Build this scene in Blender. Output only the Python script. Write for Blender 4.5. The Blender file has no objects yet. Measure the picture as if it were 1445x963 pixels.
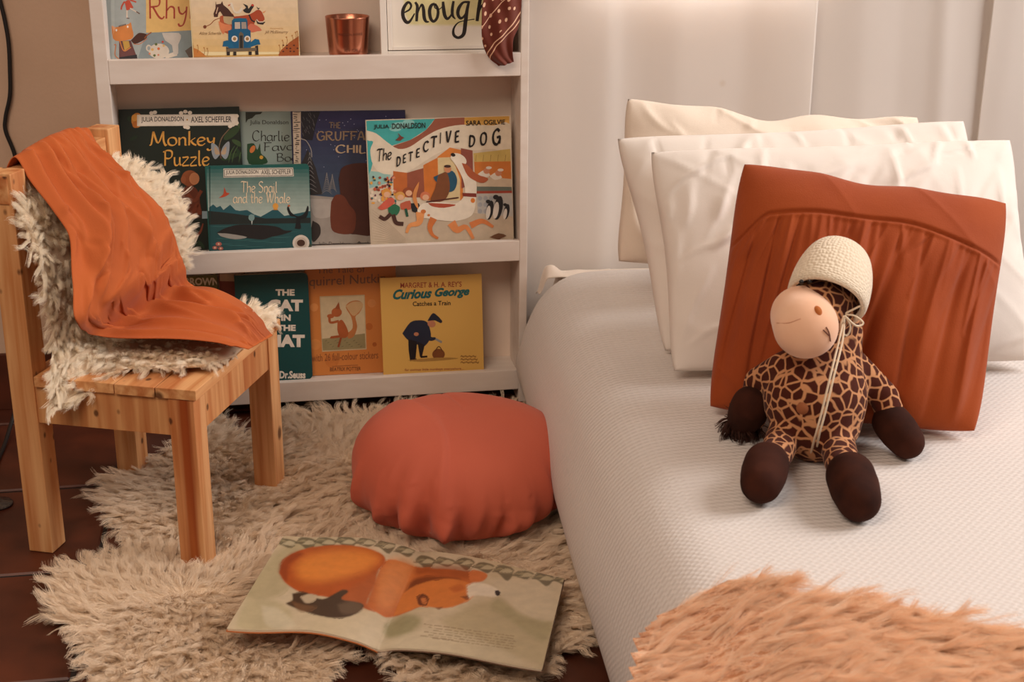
import bpy, bmesh, math, random
import numpy as np
from mathutils import Vector, Matrix, noise as mnoise

# ------------------------------------------------------------ camera
F_PX = 2007.0
PITCH, YAW, ROLL = math.radians(19.3946), math.radians(-9.6832), math.radians(0.29546)
CAM = np.array([0.33526, -2.88741, 1.17478])
_cy, _sy = math.cos(YAW), math.sin(YAW)
_f = np.array([-_sy, _cy, 0.0]); _r = np.array([_cy, _sy, 0.0]); _u = np.array([0, 0, 1.0])
_w = _f * math.cos(PITCH) - _u * math.sin(PITCH)
_u2 = _u * math.cos(PITCH) + _f * math.sin(PITCH)
CR = _r * math.cos(ROLL) + _u2 * math.sin(ROLL)
CU = _u2 * math.cos(ROLL) - _r * math.sin(ROLL)
CW = _w
scene = bpy.context.scene
cam_d = bpy.data.cameras.new('camera'); cam = bpy.data.objects.new('camera', cam_d)
scene.collection.objects.link(cam)
m = Matrix.Identity(4)
for i in range(3):
    m[i][0] = CR[i]; m[i][1] = CU[i]; m[i][2] = -CW[i]; m[i][3] = CAM[i]
cam.matrix_world = m
cam_d.sensor_width = 36.0; cam_d.lens = F_PX * 36.0 / 1445.0
cam_d.clip_start = 0.05
cam_d.dof.use_dof = True; cam_d.dof.focus_distance = 2.6; cam_d.dof.aperture_fstop = 8.5
scene.camera = cam

# ------------------------------------------------------------ light
scene.view_settings.view_transform = 'Standard'
scene.view_settings.look = 'None'
scene.view_settings.exposure = 0.0
scene.view_settings.gamma = 1.0
scene.view_settings.use_curve_mapping = False
world = bpy.data.worlds.new('world'); scene.world = world; world.use_nodes = True
bg = world.node_tree.nodes['Background']
bg.inputs[0].default_value = (1.0, 0.79, 0.66, 1); bg.inputs[1].default_value = 0.23

def area(name, loc, target, size, power, color):
    d = bpy.data.lights.new(name, 'AREA'); d.shape = 'RECTANGLE'; d.size = size[0]; d.size_y = size[1]
    d.energy = power; d.color = color
    o = bpy.data.objects.new(name, d); scene.collection.objects.link(o)
    o.location = loc
    o.rotation_euler = (Vector(target) - Vector(loc)).to_track_quat('-Z', 'Y').to_euler()
    return o
area('window_light_right', (3.9, -1.2, 2.6), (0.8, -0.5, 0.2), (2.2, 1.6), 142, (1.0, 0.955, 0.935))
area('room_light_front', (-0.5, -2.5, 2.7), (0.4, -0.5, 0.1), (1.6, 1.2), 43, (1.0, 0.80, 0.64))
area('window_light_back', (1.25, 0.60, 1.35), (1.25, 0.1, 1.05), (0.8, 0.7), 34, (1.0, 0.99, 0.98))

# ------------------------------------------------------------ helpers
rng = np.random.RandomState(7)
def ray(x, y):
    return CW + CR * (x - 722.5) / F_PX - CU * (y - 481.5) / F_PX
def at(x, y, **k):
    d = ray(x, y); a, v = list(k.items())[0]; i = 'XYZ'.index(a)
    return CAM + d * (v - CAM[i]) / d[i]
def lin(c):
    c = c / 255.0
    return c / 12.92 if c <= 0.04045 else ((c + 0.055) / 1.055) ** 2.4
def rgb(r, g, b): return (lin(r), lin(g), lin(b), 1.0)

COL = scene.collection
def new_obj(name, me, parent=None, mat=None):
    o = bpy.data.objects.new(name, me); COL.objects.link(o)
    if parent is not None: o.parent = parent
    if mat is not None:
        for mm in (mat if isinstance(mat, (list, tuple)) else [mat]): me.materials.append(mm)
    return o
def tag(o, label=None, cat=None, group=None, kind=None):
    if label: o['label'] = label
    if cat: o['category'] = cat
    if group: o['group'] = group
    if kind: o['kind'] = kind
    return o
def thing(name, loc, label, cat, group=None, rotz=0.0):
    o = bpy.data.objects.new(name, None); COL.objects.link(o)
    o.location = loc; o.rotation_euler = (0, 0, rotz); o.empty_display_size = 0.05
    return tag(o, label, cat, group)
def mesh(name, verts, faces, smooth=False):
    me = bpy.data.meshes.new(name)
    me.from_pydata([tuple(map(float, v)) for v in verts], [], [tuple(map(int, f)) for f in faces])
    me.update()
    if smooth: me.polygons.foreach_set('use_smooth', [True] * len(me.polygons))
    return me
def box_bm(lo, hi, bevel=0.0, seg=2):
    bm = bmesh.new(); bmesh.ops.create_cube(bm, size=1)
    for v in bm.verts:
        v.co = Vector([lo[i] + (v.co[i] + .5) * (hi[i] - lo[i]) for i in range(3)])
    if bevel > 0: bmesh.ops.bevel(bm, geom=bm.edges[:], offset=bevel, segments=seg, affect='EDGES', profile=.6)
    return bm
def box(name, lo, hi, mat, parent=None, bevel=0.002):
    bm = box_bm(lo, hi, bevel); me = bpy.data.meshes.new(name); bm.to_mesh(me); bm.free()
    return new_obj(name, me, parent, mat)
def grid_faces(nu, nv, wrap_u=False):
    i = np.arange(nu if wrap_u else nu - 1)[:, None]; j = np.arange(nv - 1)[None, :]
    i2 = (i + 1) % nu
    return np.stack([(i * nv + j + 0 * i), (i2 * nv + j), (i2 * nv + j + 1), (i * nv + j + 1)], -1).reshape(-1, 4)
def grid_mesh(name, P, smooth=True, wrap=False, flip=False, uv=None):
    nu, nv = P.shape[:2]
    f = grid_faces(nu, nv, wrap)
    if flip: f = f[:, ::-1]
    me = mesh(name, P.reshape(-1, 3), f, smooth)
    if uv is not None:
        l = me.uv_layers.new(name='uv'); U = uv.reshape(-1, 2)
        idx = np.zeros(len(me.loops), dtype=np.int32); me.loops.foreach_get('vertex_index', idx)
        l.data.foreach_set('uv', U[idx].astype(np.float32).ravel())
    return me
def crom(P, n, axis=0):
    """Catmull-Rom resample of array along axis"""
    P = np.moveaxis(np.asarray(P, float), axis, 0)
    k = len(P); t = np.linspace(0, k - 1, n); i = np.clip(np.floor(t).astype(int), 0, k - 2); f = (t - i)
    f = f.reshape((-1,) + (1,) * (P.ndim - 1))
    p0 = np.where((i > 0).reshape(f.shape), P[np.clip(i - 1, 0, k - 1)], 2 * P[i] - P[i + 1])
    p3 = np.where((i < k - 2).reshape(f.shape), P[np.clip(i + 2, 0, k - 1)], 2 * P[i + 1] - P[i])
    p1 = P[i]; p2 = P[i + 1]
    r = .5 * (2 * p1 + (p2 - p0) * f + (2 * p0 - 5 * p1 + 4 * p2 - p3) * f ** 2 + (3 * p1 - p0 - 3 * p2 + p3) * f ** 3)
    return np.moveaxis(r, 0, axis)
class WNoise:
    """smooth vectorised noise from random sine waves"""
    def __init__(s, seed, freq, n=14, dim=3):
        r = np.random.RandomState(seed); s.k = r.randn(n, dim) * freq; s.p = r.rand(n) * 6.283; s.n = n
    def __call__(s, P):
        return np.sin(P @ s.k.T + s.p).sum(-1) / math.sqrt(s.n / 2.0)
def sstep(x, a, b):
    t = np.clip((x - a) / (b - a), 0, 1); return t * t * (3 - 2 * t)
def tube_mesh(name, pts, rad, seg=8, res=None):
    pts = np.asarray(pts, float)
    if res: pts = crom(pts, res)
    n = len(pts); rad = np.asarray(rad, float) * np.ones(n) if np.ndim(rad) == 0 else np.interp(np.linspace(0, 1, n), np.linspace(0, 1, len(rad)), rad)
    T = np.gradient(pts, axis=0); T /= np.linalg.norm(T, axis=1)[:, None] + 1e-12
    ref = np.array([0, 0, 1.0]) if abs(T[0][2]) < .9 else np.array([1.0, 0, 0])
    V = []; a = np.cross(T[0], ref); a /= np.linalg.norm(a)
    for i in range(n):
        a = a - T[i] * (a @ T[i]); a /= np.linalg.norm(a); b = np.cross(T[i], a)
        for j in range(seg):
            th = 2 * math.pi * j / seg
            V.append(pts[i] + rad[i] * (a * math.cos(th) + b * math.sin(th)))
    F = [(i * seg + j, i * seg + (j + 1) % seg, (i + 1) * seg + (j + 1) % seg, (i + 1) * seg + j) for i in range(n - 1) for j in range(seg)]
    F += [tuple(range(seg))[::-1], tuple((n - 1) * seg + j for j in range(seg))]
    return mesh(name, V, F, True)

# ------------------------------------------------------------ materials
def N(nt, t, **kw):
    n = nt.nodes.new(t)
    for k, v in kw.items():
        if hasattr(n, k) and k not in n.inputs: setattr(n, k, v)
        else: n.inputs[k].default_value = v
    return n
def mat_base(name, col, rough=.6, sheen=0, metal=0, spec=.5):
    mt = bpy.data.materials.new(name); mt.use_nodes = True; nt = mt.node_tree
    b = nt.nodes['Principled BSDF']; b.inputs['Base Color'].default_value = col
    b.inputs['Roughness'].default_value = rough; b.inputs['Metallic'].default_value = metal
    b.inputs['Specular IOR Level'].default_value = spec
    if sheen: b.inputs['Sheen Weight'].default_value = sheen; b.inputs['Sheen Roughness'].default_value = .5
    return mt, nt, b
def mix_noise(nt, b, c1, c2, scale=8, detail=4, coord='Object', stretch=(1, 1, 1), contrast=(.3, .7)):
    tc = N(nt, 'ShaderNodeTexCoord'); mp = N(nt, 'ShaderNodeMapping'); mp.inputs['Scale'].default_value = stretch
    nz = N(nt, 'ShaderNodeTexNoise'); nz.inputs['Scale'].default_value = scale; nz.inputs['Detail'].default_value = detail
    rp = N(nt, 'ShaderNodeValToRGB'); rp.color_ramp.elements[0].position = contrast[0]; rp.color_ramp.elements[1].position = contrast[1]
    rp.color_ramp.elements[0].color = c1; rp.color_ramp.elements[1].color = c2
    L = nt.links
    L.new(tc.outputs[coord], mp.inputs[0]); L.new(mp.outputs[0], nz.inputs['Vector']); L.new(nz.outputs[0], rp.inputs[0]); L.new(rp.outputs[0], b.inputs['Base Color'])
    return mp, nz, rp
def add_bump(nt, b, src, strength=.3, dist=.002):
    bp = N(nt, 'ShaderNodeBump'); bp.inputs['Strength'].default_value = strength; bp.inputs['Distance'].default_value = dist
    nt.links.new(src, bp.inputs['Height']); nt.links.new(bp.outputs[0], b.inputs['Normal']); return bp
def fabric(name, c1, c2, scale=6, rough=.85, sheen=.15, weave=900, bump=.15):
    mt, nt, b = mat_base(name, c1, rough, sheen, spec=.25)
    mp, nz, rp = mix_noise(nt, b, c1, c2, scale)
    n2 = N(nt, 'ShaderNodeTexNoise'); n2.inputs['Scale'].default_value = weave; nt.links.new(mp.outputs[0], n2.inputs['Vector'])
    n3 = N(nt, 'ShaderNodeTexNoise'); n3.inputs['Scale'].default_value = 45; n3.inputs['Detail'].default_value = 3; nt.links.new(mp.outputs[0], n3.inputs['Vector'])
    ad = N(nt, 'ShaderNodeMath', operation='MULTIPLY_ADD'); nt.links.new(n3.outputs[0], ad.inputs[0]); ad.inputs[1].default_value = 2.0; nt.links.new(n2.outputs[0], ad.inputs[2])
    add_bump(nt, b, ad.outputs[0], bump, .0015)
    return mt
def plain(name, c, rough=.6, **k): return mat_base(name, c, rough, **k)[0]
def wood(name, axis, light=(226, 172, 118), dark=(196, 128, 74), streak=None):
    mt, nt, b = mat_base(name, rgb(*light), .55, spec=.35); L = nt.links
    tc = N(nt, 'ShaderNodeTexCoord'); mp = N(nt, 'ShaderNodeMapping')
    sc = [1, 1, 1]; sc[axis] = .06; mp.inputs['Scale'].default_value = sc
    L.new(tc.outputs['Object'], mp.inputs[0])
    nz = N(nt, 'ShaderNodeTexNoise'); nz.inputs['Scale'].default_value = 60; nz.inputs['Detail'].default_value = 3; nz.inputs['Distortion'].default_value = .4
    L.new(mp.outputs[0], nz.inputs['Vector'])
    rp = N(nt, 'ShaderNodeValToRGB'); e = rp.color_ramp.elements
    e[0].position = .32; e[0].color = rgb(*dark); e[1].position = .62; e[1].color = rgb(*light)
    L.new(nz.outputs[0], rp.inputs[0])
    # broad growth bands
    nb = N(nt, 'ShaderNodeTexNoise'); nb.inputs['Scale'].default_value = 22; nb.inputs['Detail'].default_value = 1; L.new(mp.outputs[0], nb.inputs['Vector'])
    rb = N(nt, 'ShaderNodeValToRGB'); rb.color_ramp.elements[0].position = .36; rb.color_ramp.elements[1].position = .46
    rb.color_ramp.elements[0].color = rgb(214, 160, 118); rb.color_ramp.elements[1].color = (1, 1, 1, 1)
    L.new(nb.outputs[0], rb.inputs[0])
    mx = N(nt, 'ShaderNodeMix', data_type='RGBA', blend_type='MULTIPLY'); mx.inputs[0].default_value = .55
    L.new(rp.outputs[0], mx.inputs[6]); L.new(rb.outputs[0], mx.inputs[7])
    # knots and pin holes
    s2 = [1, 1, 1]; s2[axis] = .7
    mp2 = N(nt, 'ShaderNodeMapping'); mp2.inputs['Scale'].default_value = s2; L.new(tc.outputs['Object'], mp2.inputs[0])
    last = mx.outputs[2]
    for sc_, th in ((9, .055), (24, .07)):
        vo = N(nt, 'ShaderNodeTexVoronoi'); vo.inputs['Scale'].default_value = sc_; L.new(mp2.outputs[0], vo.inputs['Vector'])
        rk = N(nt, 'ShaderNodeValToRGB'); rk.color_ramp.elements[0].position = th; rk.color_ramp.elements[1].position = th * 1.9
        rk.color_ramp.elements[0].color = rgb(70, 35, 20); rk.color_ramp.elements[1].color = (1, 1, 1, 1)
        L.new(vo.outputs['Distance'], rk.inputs[0])
        m2 = N(nt, 'ShaderNodeMix', data_type='RGBA', blend_type='MULTIPLY'); m2.inputs[0].default_value = .8
        L.new(last, m2.inputs[6]); L.new(rk.outputs[0], m2.inputs[7]); last = m2.outputs[2]
    if streak:
        sx = N(nt, 'ShaderNodeSeparateXYZ'); L.new(tc.outputs['Object'], sx.inputs[0])
        n4 = N(nt, 'ShaderNodeTexNoise'); n4.inputs['Scale'].default_value = 14; L.new(mp.outputs[0], n4.inputs['Vector'])
        ma = N(nt, 'ShaderNodeMath', operation='MULTIPLY_ADD'); L.new(n4.outputs[0], ma.inputs[0]); ma.inputs[1].default_value = .02; L.new(sx.outputs[0], ma.inputs[2])
        r5 = N(nt, 'ShaderNodeValToRGB'); el = r5.color_ramp.elements
        mr = N(nt, 'ShaderNodeMapRange'); mr.inputs[1].default_value = streak - .012 + .01; mr.inputs[2].default_value = streak + .012 + .01; L.new(ma.outputs[0], mr.inputs[0])
        el[0].position = 0; el[0].color = (1, 1, 1, 1); el[1].position = 1; el[1].color = (1, 1, 1, 1)
        q = el.new(.3); q.color = rgb(196, 142, 98); q = el.new(.7); q.color = rgb(190, 130, 84)
        L.new(mr.outputs[0], r5.inputs[0])
        m5 = N(nt, 'ShaderNodeMix', data_type='RGBA', blend_type='MULTIPLY'); m5.inputs[0].default_value = 1.0
        L.new(last, m5.inputs[6]); L.new(r5.outputs[0], m5.inputs[7]); last = m5.outputs[2]
    L.new(last, b.inputs['Base Color'])
    add_bump(nt, b, nz.outputs[0], .15, .0008)
    return mt
def hair_mat(name, c1, c2, rough=.75):
    mt, nt, b = mat_base(name, c1, rough, spec=.25); L = nt.links
    hi = N(nt, 'ShaderNodeHairInfo'); rp = N(nt, 'ShaderNodeValToRGB')
    rp.color_ramp.elements[0].color = c1; rp.color_ramp.elements[1].color = c2
    L.new(hi.outputs['Random'], rp.inputs[0]); L.new(rp.outputs[0], b.inputs['Base Color'])
    return mt
def print_mat():
    mt, nt, b = mat_base('printed_paper', (1, 1, 1, 1), .38, spec=.45)
    a = N(nt, 'ShaderNodeAttribute'); a.attribute_name = 'ink'
    tc = N(nt, 'ShaderNodeTexCoord')
    nz = N(nt, 'ShaderNodeTexNoise'); nz.inputs['Scale'].default_value = 60; nz.inputs['Detail'].default_value = 5
    nt.links.new(tc.outputs['Object'], nz.inputs['Vector'])
    mr = N(nt, 'ShaderNodeMapRange'); mr.inputs[3].default_value = .82; mr.inputs[4].default_value = 1.16; nt.links.new(nz.outputs[0], mr.inputs[0])
    vm = N(nt, 'ShaderNodeVectorMath', operation='SCALE'); nt.links.new(a.outputs['Color'], vm.inputs[0]); nt.links.new(mr.outputs[0], vm.inputs['Scale'])
    nt.links.new(vm.outputs[0], b.inputs['Base Color'])
    return mt

M = {}
M['white_paint'] = mat_base('white_painted_wood', rgb(226, 214, 203), .45)[0]
def _wp():
    mt, nt, b = mat_base('white_painted_wood', rgb(226, 212, 200), .42)
    mp, nz, rp = mix_noise(nt, b, rgb(220, 205, 192), rgb(230, 218, 207), 9, 5, stretch=(1, 4, 4))
    add_bump(nt, b, nz.outputs[0], .12, .001); return mt
M['white_paint'] = _wp()
M['panel'] = plain('shelf_back_panel_paint', rgb(236, 216, 198), .6)
def _wall():
    mt, nt, b = mat_base('wall_plaster', rgb(196, 166, 142), .85, spec=.2)
    mp, nz, rp = mix_noise(nt, b, rgb(198, 166, 140), rgb(208, 177, 152), 5, 5)
    n2 = N(nt, 'ShaderNodeTexNoise'); n2.inputs['Scale'].default_value = 120; nt.links.new(mp.outputs[0], n2.inputs['Vector'])
    add_bump(nt, b, n2.outputs[0], .25, .002); return mt
M['wall'] = _wall()
def _tile():
    mt, nt, b = mat_base('terracotta_tile', rgb(92, 44, 26), .42, spec=.35)
    mp, nz, rp = mix_noise(nt, b, rgb(56, 26, 17), rgb(100, 48, 28), 7, 6, contrast=(.3, .75))
    add_bump(nt, b, nz.outputs[0], .25, .002); return mt
M['tile'] = _tile()
M['grout'] = plain('dark_grout', rgb(34, 22, 16), .9)
M['wood_u'] = wood('pine_along_seat', 0); M['wood_v'] = wood('pine_across_seat', 1); M['wood_z'] = wood('pine_upright', 2)
M['wood_h'] = wood('pine_apron_upright_grain', 2, (214, 158, 104), (188, 122, 72))
M['wool'] = hair_mat('sheep_wool', rgb(236, 210, 178), rgb(250, 232, 208))
M['wool_pale'] = hair_mat('pale_sheep_wool', rgb(253, 234, 204), rgb(255, 246, 228))
M['skin'] = plain('sheepskin_hide', rgb(215, 190, 160), .9)
M['print'] = print_mat()
M['pages'] = plain('book_page_edges', rgb(226, 208, 180), .8)
M['black_rubber'] = plain('black_cable_rubber', rgb(28, 22, 20), .5)
M['print_paper'] = plain('poster_paper', rgb(232, 222, 208), .6)

# ------------------------------------------------------------ fur
def fur(name, parent, V, T, Nn, comb, mat, n, length, radius, clump=.012, clumpy=.8, curl=.3, lift=.6, seed=1, lf=None, K=7, label=None):
    """V verts, T triangles, Nn vertex normals, comb(P)->dirs.  One hair-curves object."""
    r = np.random.RandomState(seed)
    a, b, c = V[T[:, 0]], V[T[:, 1]], V[T[:, 2]]
    ar = .5 * np.linalg.norm(np.cross(b - a, c - a), axis=1)
    def sample(k):
        ti = r.choice(len(T), k, p=ar / ar.sum()); u = r.rand(k, 1); v = r.rand(k, 1)
        fl = (u + v > 1).ravel(); u[fl] = 1 - u[fl]; v[fl] = 1 - v[fl]
        P = a[ti] + u * (b - a)[ti] + v * (c - a)[ti]
        nn = Nn[T[ti, 0]] * (1 - u - v) + Nn[T[ti, 1]] * u + Nn[T[ti, 2]] * v
        return P, nn / (np.linalg.norm(nn, axis=1)[:, None] + 1e-9)
    P, nn = sample(n)
    nc = max(8, int(ar.sum() / (clump * clump)))
    C, cn = sample(nc)
    idx = np.zeros(n, int)
    C32 = C.astype(np.float32); c2 = (C32 ** 2).sum(1)
    for s in range(0, n, 4000):
        p = P[s:s + 4000].astype(np.float32)
        idx[s:s + 4000] = np.argmin(c2[None] - 2 * p @ C32.T, axis=1)
    def shape(P, nn, hl, ph, rs):
        cd = comb(P); cd = cd - nn * (cd * nn).sum(1)[:, None]
        cd /= np.linalg.norm(cd, axis=1)[:, None] + 1e-9
        cd = cd + rs * .34; sd = np.cross(nn, cd)
        t = np.linspace(0, 1, K)[None, :, None]
        L = hl[:, None, None]
        rise = lift * (t - .45 * t ** 2); flow = (1 - .5 * lift) * (t ** 1.25)
        wob = curl * .16 * np.sin(t * 7.0 + ph[:, None, None]) * t
        wob2 = curl * .10 * np.cos(t * 8.0 + ph[:, None, None] * 1.7) * t
        return P[:, None] + L * (nn[:, None] * (rise + wob2) + cd[:, None] * flow + sd[:, None] * wob)
    hlc = length * (.75 + .5 * r.rand(nc)) * (lf(C) if lf else 1.0); phc = r.rand(nc) * 6.28; rsc = r.randn(nc, 3)
    SC = shape(C, cn, hlc, phc, rsc)
    hl = hlc[idx] * (.8 + .35 * r.rand(n));
    if lf: hl = np.minimum(hl, length * 1.2 * lf(P))
    ph = phc[idx] + .5 * r.randn(n)
    S = shape(P, nn, hl, ph, rsc[idx] * .9 + r.randn(n, 3) * .3)
    t = np.linspace(0, 1, K)[None, :, None]
    w = clumpy * t ** .9 * (.7 + .3 * r.rand(n)[:, None, None])
    S = S * (1 - w) + (SC[idx] + (P - C[idx])[:, None] * .12) * w
    hc = bpy.data.hair_curves.new(name); hc.add_curves([K] * n)
    hc.attributes['position'].data.foreach_set('vector', S.astype(np.float32).ravel())
    ra = hc.attributes.get('radius') or hc.attributes.new('radius', 'FLOAT', 'POINT')
    rr = np.tile(radius * np.linspace(1.0, .35, K), n).astype(np.float32)
    ra.data.foreach_set('value', rr)
    hc.materials.append(mat)
    o = bpy.data.objects.new(name, hc); COL.objects.link(o); o.parent = parent
    o['kind'] = 'stuff'
    if label: o['label'] = label
    return o
def grid_tris(nu, nv, wrap=False):
    f = grid_faces(nu, nv, wrap); return np.concatenate([f[:, [0, 1, 2]], f[:, [0, 2, 3]]])
def grid_normals(P, flip=False):
    du = np.gradient(P, axis=0); dv = np.gradient(P, axis=1); n = np.cross(du, dv)
    n /= np.linalg.norm(n, axis=2)[..., None] + 1e-12
    return -n if flip else n

def creases(U, V, items):
    """sum of soft straight folds; items: (u0, v0, u1, v1, width, height)"""
    H = np.zeros(np.broadcast(U, V).shape)
    for u0, v0, u1, v1, w, h in items:
        du, dv = u1 - u0, v1 - v0; L2 = du * du + dv * dv + 1e-12
        f = ((U - u0) * du + (V - v0) * dv) / L2; fc = np.clip(f, 0, 1)
        d = np.hypot(U - u0 - fc * du, V - v0 - fc * dv); side = (U - u0) * dv - (V - v0) * du
        ww = w * (.55 + .9 * fc) * np.where(side > 0, .6, 1.35)
        H += h * np.exp(-(d / ww) ** 2) * np.sin(np.pi * (.08 + .84 * fc)) ** .8
    return H

# ============================================================ THE ROOM
floor = box('floor', (-3.2, -4.4, -0.06), (6.0, .30, -.004), M['grout'], None, 0)
tag(floor, kind='structure')
tile_bm = box_bm((0, 0, -.012), (.334, .334, 0), .003, 1)
tile_me = bpy.data.meshes.new('floor_tile'); tile_bm.to_mesh(tile_me); tile_bm.free(); tile_me.materials.append(M['tile'])
PT = .342
for ix in range(-6, 11):
    for iy in range(-8, 3):
        x0 = .001 + ix * PT + .004; y0 = -.642 + iy * PT + .004
        if y0 > .13: continue
        t = bpy.data.objects.new('floor_tile', tile_me); COL.objects.link(t); t.parent = floor
        t.location = (x0, y0, random.Random(ix * 31 + iy).uniform(-.0008, .0008))
        t.rotation_euler = (0, 0, random.Random(ix * 7 + iy).uniform(-.003, .003))
WY = .135
def multi_box(name, boxes, mat, parent=None, bevel=0):
    bm = bmesh.new()
    for lo, hi in boxes:
        b2 = box_bm(lo, hi, bevel, 1); me = bpy.data.meshes.new('t'); b2.to_mesh(me); b2.free(); bm.from_mesh(me); bpy.data.meshes.remove(me)
    me = bpy.data.meshes.new(name); bm.to_mesh(me); bm.free()
    return new_obj(name, me, parent, mat)
WX0, WX1, WZ0, WZ1 = 1.02, 1.50, .90, 1.75
wall = multi_box('wall_back', [((-3.2, WY, -.06), (WX0, .30, 2.6)), ((WX1, WY, -.06), (6.0, .30, 2.6)),
                               ((WX0, WY, -.06), (WX1, .30, WZ0)), ((WX0, WY, WZ1), (WX1, .30, 2.6))], M['wall'])
tag(wall, kind='structure')
bbd = box('baseboard_back', (-3.2, WY - .010, 0), (-.01, WY, .128), M['tile'], None, .002); tag(bbd, kind='structure')
win = multi_box('window_1', [((WX0, .24, WZ0), (WX0 + .03, .27, WZ1)), ((WX1 - .03, .24, WZ0), (WX1, .27, WZ1)),
                             ((WX0, .24, WZ0), (WX1, .27, WZ0 + .03)), ((WX0, .24, WZ1 - .03), (WX1, .27, WZ1)),
                             ((1.25, .245, WZ0), (1.27, .265, WZ1))], M['white_paint']); tag(win, kind='structure')

# cable and lamp foot at the left
cp = [at(-6, -60, Y=.126), at(-2, -10, Y=.126), at(6, 25, Y=.126), at(12, 60, Y=.126), at(14, 100, Y=.126), at(14, 135, Y=.126), at(8, 165, Y=.127), at(8, 185, Y=.127), at(20, 216, Y=.127), at(26, 250, Y=.127), at(20, 330, Y=.127)]
lx, ly = at(-3, 713, Z=0)[:2]
cp += [np.array([-.22, .06, .10]), np.array([-.235, -.05, .012]), np.array([-.235, -.25, .010]), np.array([lx - .01, ly + .02, .014])]
lamp = thing('table_lamp', (lx, ly, 0), 'small lamp foot of smoked glass on the dark floor at the far left', 'lamp')
prof = [(0.0, 0), (.026, 0), (.028, .003), (.026, .005), (.012, .008), (.006, .014), (.004, .03), (.004, .05)]
V = []; F = []
for i, (r_, z_) in enumerate(prof):
    for j in range(28): V.append((r_ * math.cos(j * math.pi / 14), r_ * math.sin(j * math.pi / 14), z_))
for i in range(len(prof) - 1):
    for j in range(28): F.append((i * 28 + j, i * 28 + (j + 1) % 28, (i + 1) * 28 + (j + 1) % 28, (i + 1) * 28 + j))
F.append(tuple((len(prof) - 1) * 28 + j for j in range(28)))
gl, _, gb = mat_base('smoked_glass', rgb(95, 85, 78), .12); gb.inputs['Transmission Weight'].default_value = .5
new_obj('foot', mesh('foot', V, F, True), lamp, gl)
cable = new_obj('cable', tube_mesh('cable', cp, .0042, 8, 90), None, M['black_rubber'])
tag(cable, 'thin black power cable hanging in a loose curve down the beige wall', 'cable')

# ============================================================ CURTAINS
def curtain_mat():
    mt, nt, b = mat_base('sheer_white_curtain', rgb(242, 234, 226), .85, spec=.2)
    tr = N(nt, 'ShaderNodeBsdfTranslucent'); tr.inputs[0].default_value = rgb(246, 242, 238)
    mx = N(nt, 'ShaderNodeMixShader'); mx.inputs[0].default_value = .45
    out = [n for n in nt.nodes if n.type == 'OUTPUT_MATERIAL'][0]
    nt.links.new(b.outputs[0], mx.inputs[1]); nt.links.new(tr.outputs[0], mx.inputs[2]); nt.links.new(mx.outputs[0], out.inputs[0])
    tc = N(nt, 'ShaderNodeTexCoord'); nz = N(nt, 'ShaderNodeTexNoise'); nz.inputs['Scale'].default_value = 2.2; nz.inputs['Detail'].default_value = 2
    nt.links.new(tc.outputs['Object'], nz.inputs['Vector'])
    # a few faint brown stains
    vo = N(nt, 'ShaderNodeTexVoronoi'); vo.inputs['Scale'].default_value = 3.1; nt.links.new(tc.outputs['Object'], vo.inputs['Vector'])
    rp = N(nt, 'ShaderNodeValToRGB'); rp.color_ramp.elements[0].position = .02; rp.color_ramp.elements[1].position = .045
    rp.color_ramp.elements[0].color = rgb(214, 190, 165); rp.color_ramp.elements[1].color = rgb(244, 236, 228)
    nt.links.new(vo.outputs['Distance'], rp.inputs[0]); nt.links.new(rp.outputs[0], b.inputs['Base Color'])
    add_bump(nt, b, nz.outputs[0], .2, .02)
    return mt
M['curtain'] = curtain_mat()
def curtain(name, x0, x1, folds, amp, y0, seed, label, hemx=None, wander=.02):
    """folds: list of (x, depth) ridge control points; smooth between them, slight wander with height"""
    nu, nv = 150, 60
    xs = np.linspace(x0, x1, nu); zs = np.linspace(.14, 1.98, nv)
    fx = [p[0] for p in folds]; fy = [p[1] for p in folds]
    wn = WNoise(seed, 2.2, dim=2)
    P = np.zeros((nu, nv, 3))
    for j, z in enumerate(zs):
        sh = wander * np.sin(z * 2.4 + seed) + wn(np.stack([xs * .5, np.full(nu, z) * .4], 1)) * wander * .5
        fy_ = np.interp(xs + sh, fx, fy)
        k = np.hanning(17)[1:-1]; k /= k.sum()
        fp = np.pad(fy_, 7, mode='edge'); fy_ = np.convolve(fp, k, 'valid')
        P[:, j, 0] = xs; P[:, j, 2] = z
        P[:, j, 1] = y0 - amp * fy_ + .0012 * wn(np.stack([xs * 6, np.full(nu, z) * 3], 1))
    me = grid_mesh(name, P, flip=True)
    o = new_obj(name, me, None, M['curtain'])
    s = o.modifiers.new('thickness', 'SOLIDIFY'); s.thickness = .0016
    return tag(o, label, 'curtain', 'white curtains behind the bed')
curtain('curtain', .872, 1.505, [(.87, .2), (.93, .55), (1.0, .85), (1.035, .95), (1.06, .45), (1.10, .40), (1.18, .75), (1.25, .5), (1.33, .2), (1.41, .6), (1.47, .8), (1.505, .75)], .020, .098, 3,
        'white curtain panel hanging beside the book shelf, brightest at its top')
curtain('curtain', 1.488, 1.93, [(1.488, .15), (1.55, .4), (1.64, .7), (1.73, .25), (1.80, .45), (1.83, .9), (1.86, .5), (1.93, .1)], .014, .112, 5,
        'white curtain panel with faint brown stains hanging behind the right ends of the pillows')
curtain('curtain', 1.915, 2.35, [(1.915, .9), (1.96, 1.0), (2.05, .4), (2.15, .8), (2.35, .2)], .012, .104, 8,
        'bright white curtain edge at the far right of the bed head')

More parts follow.
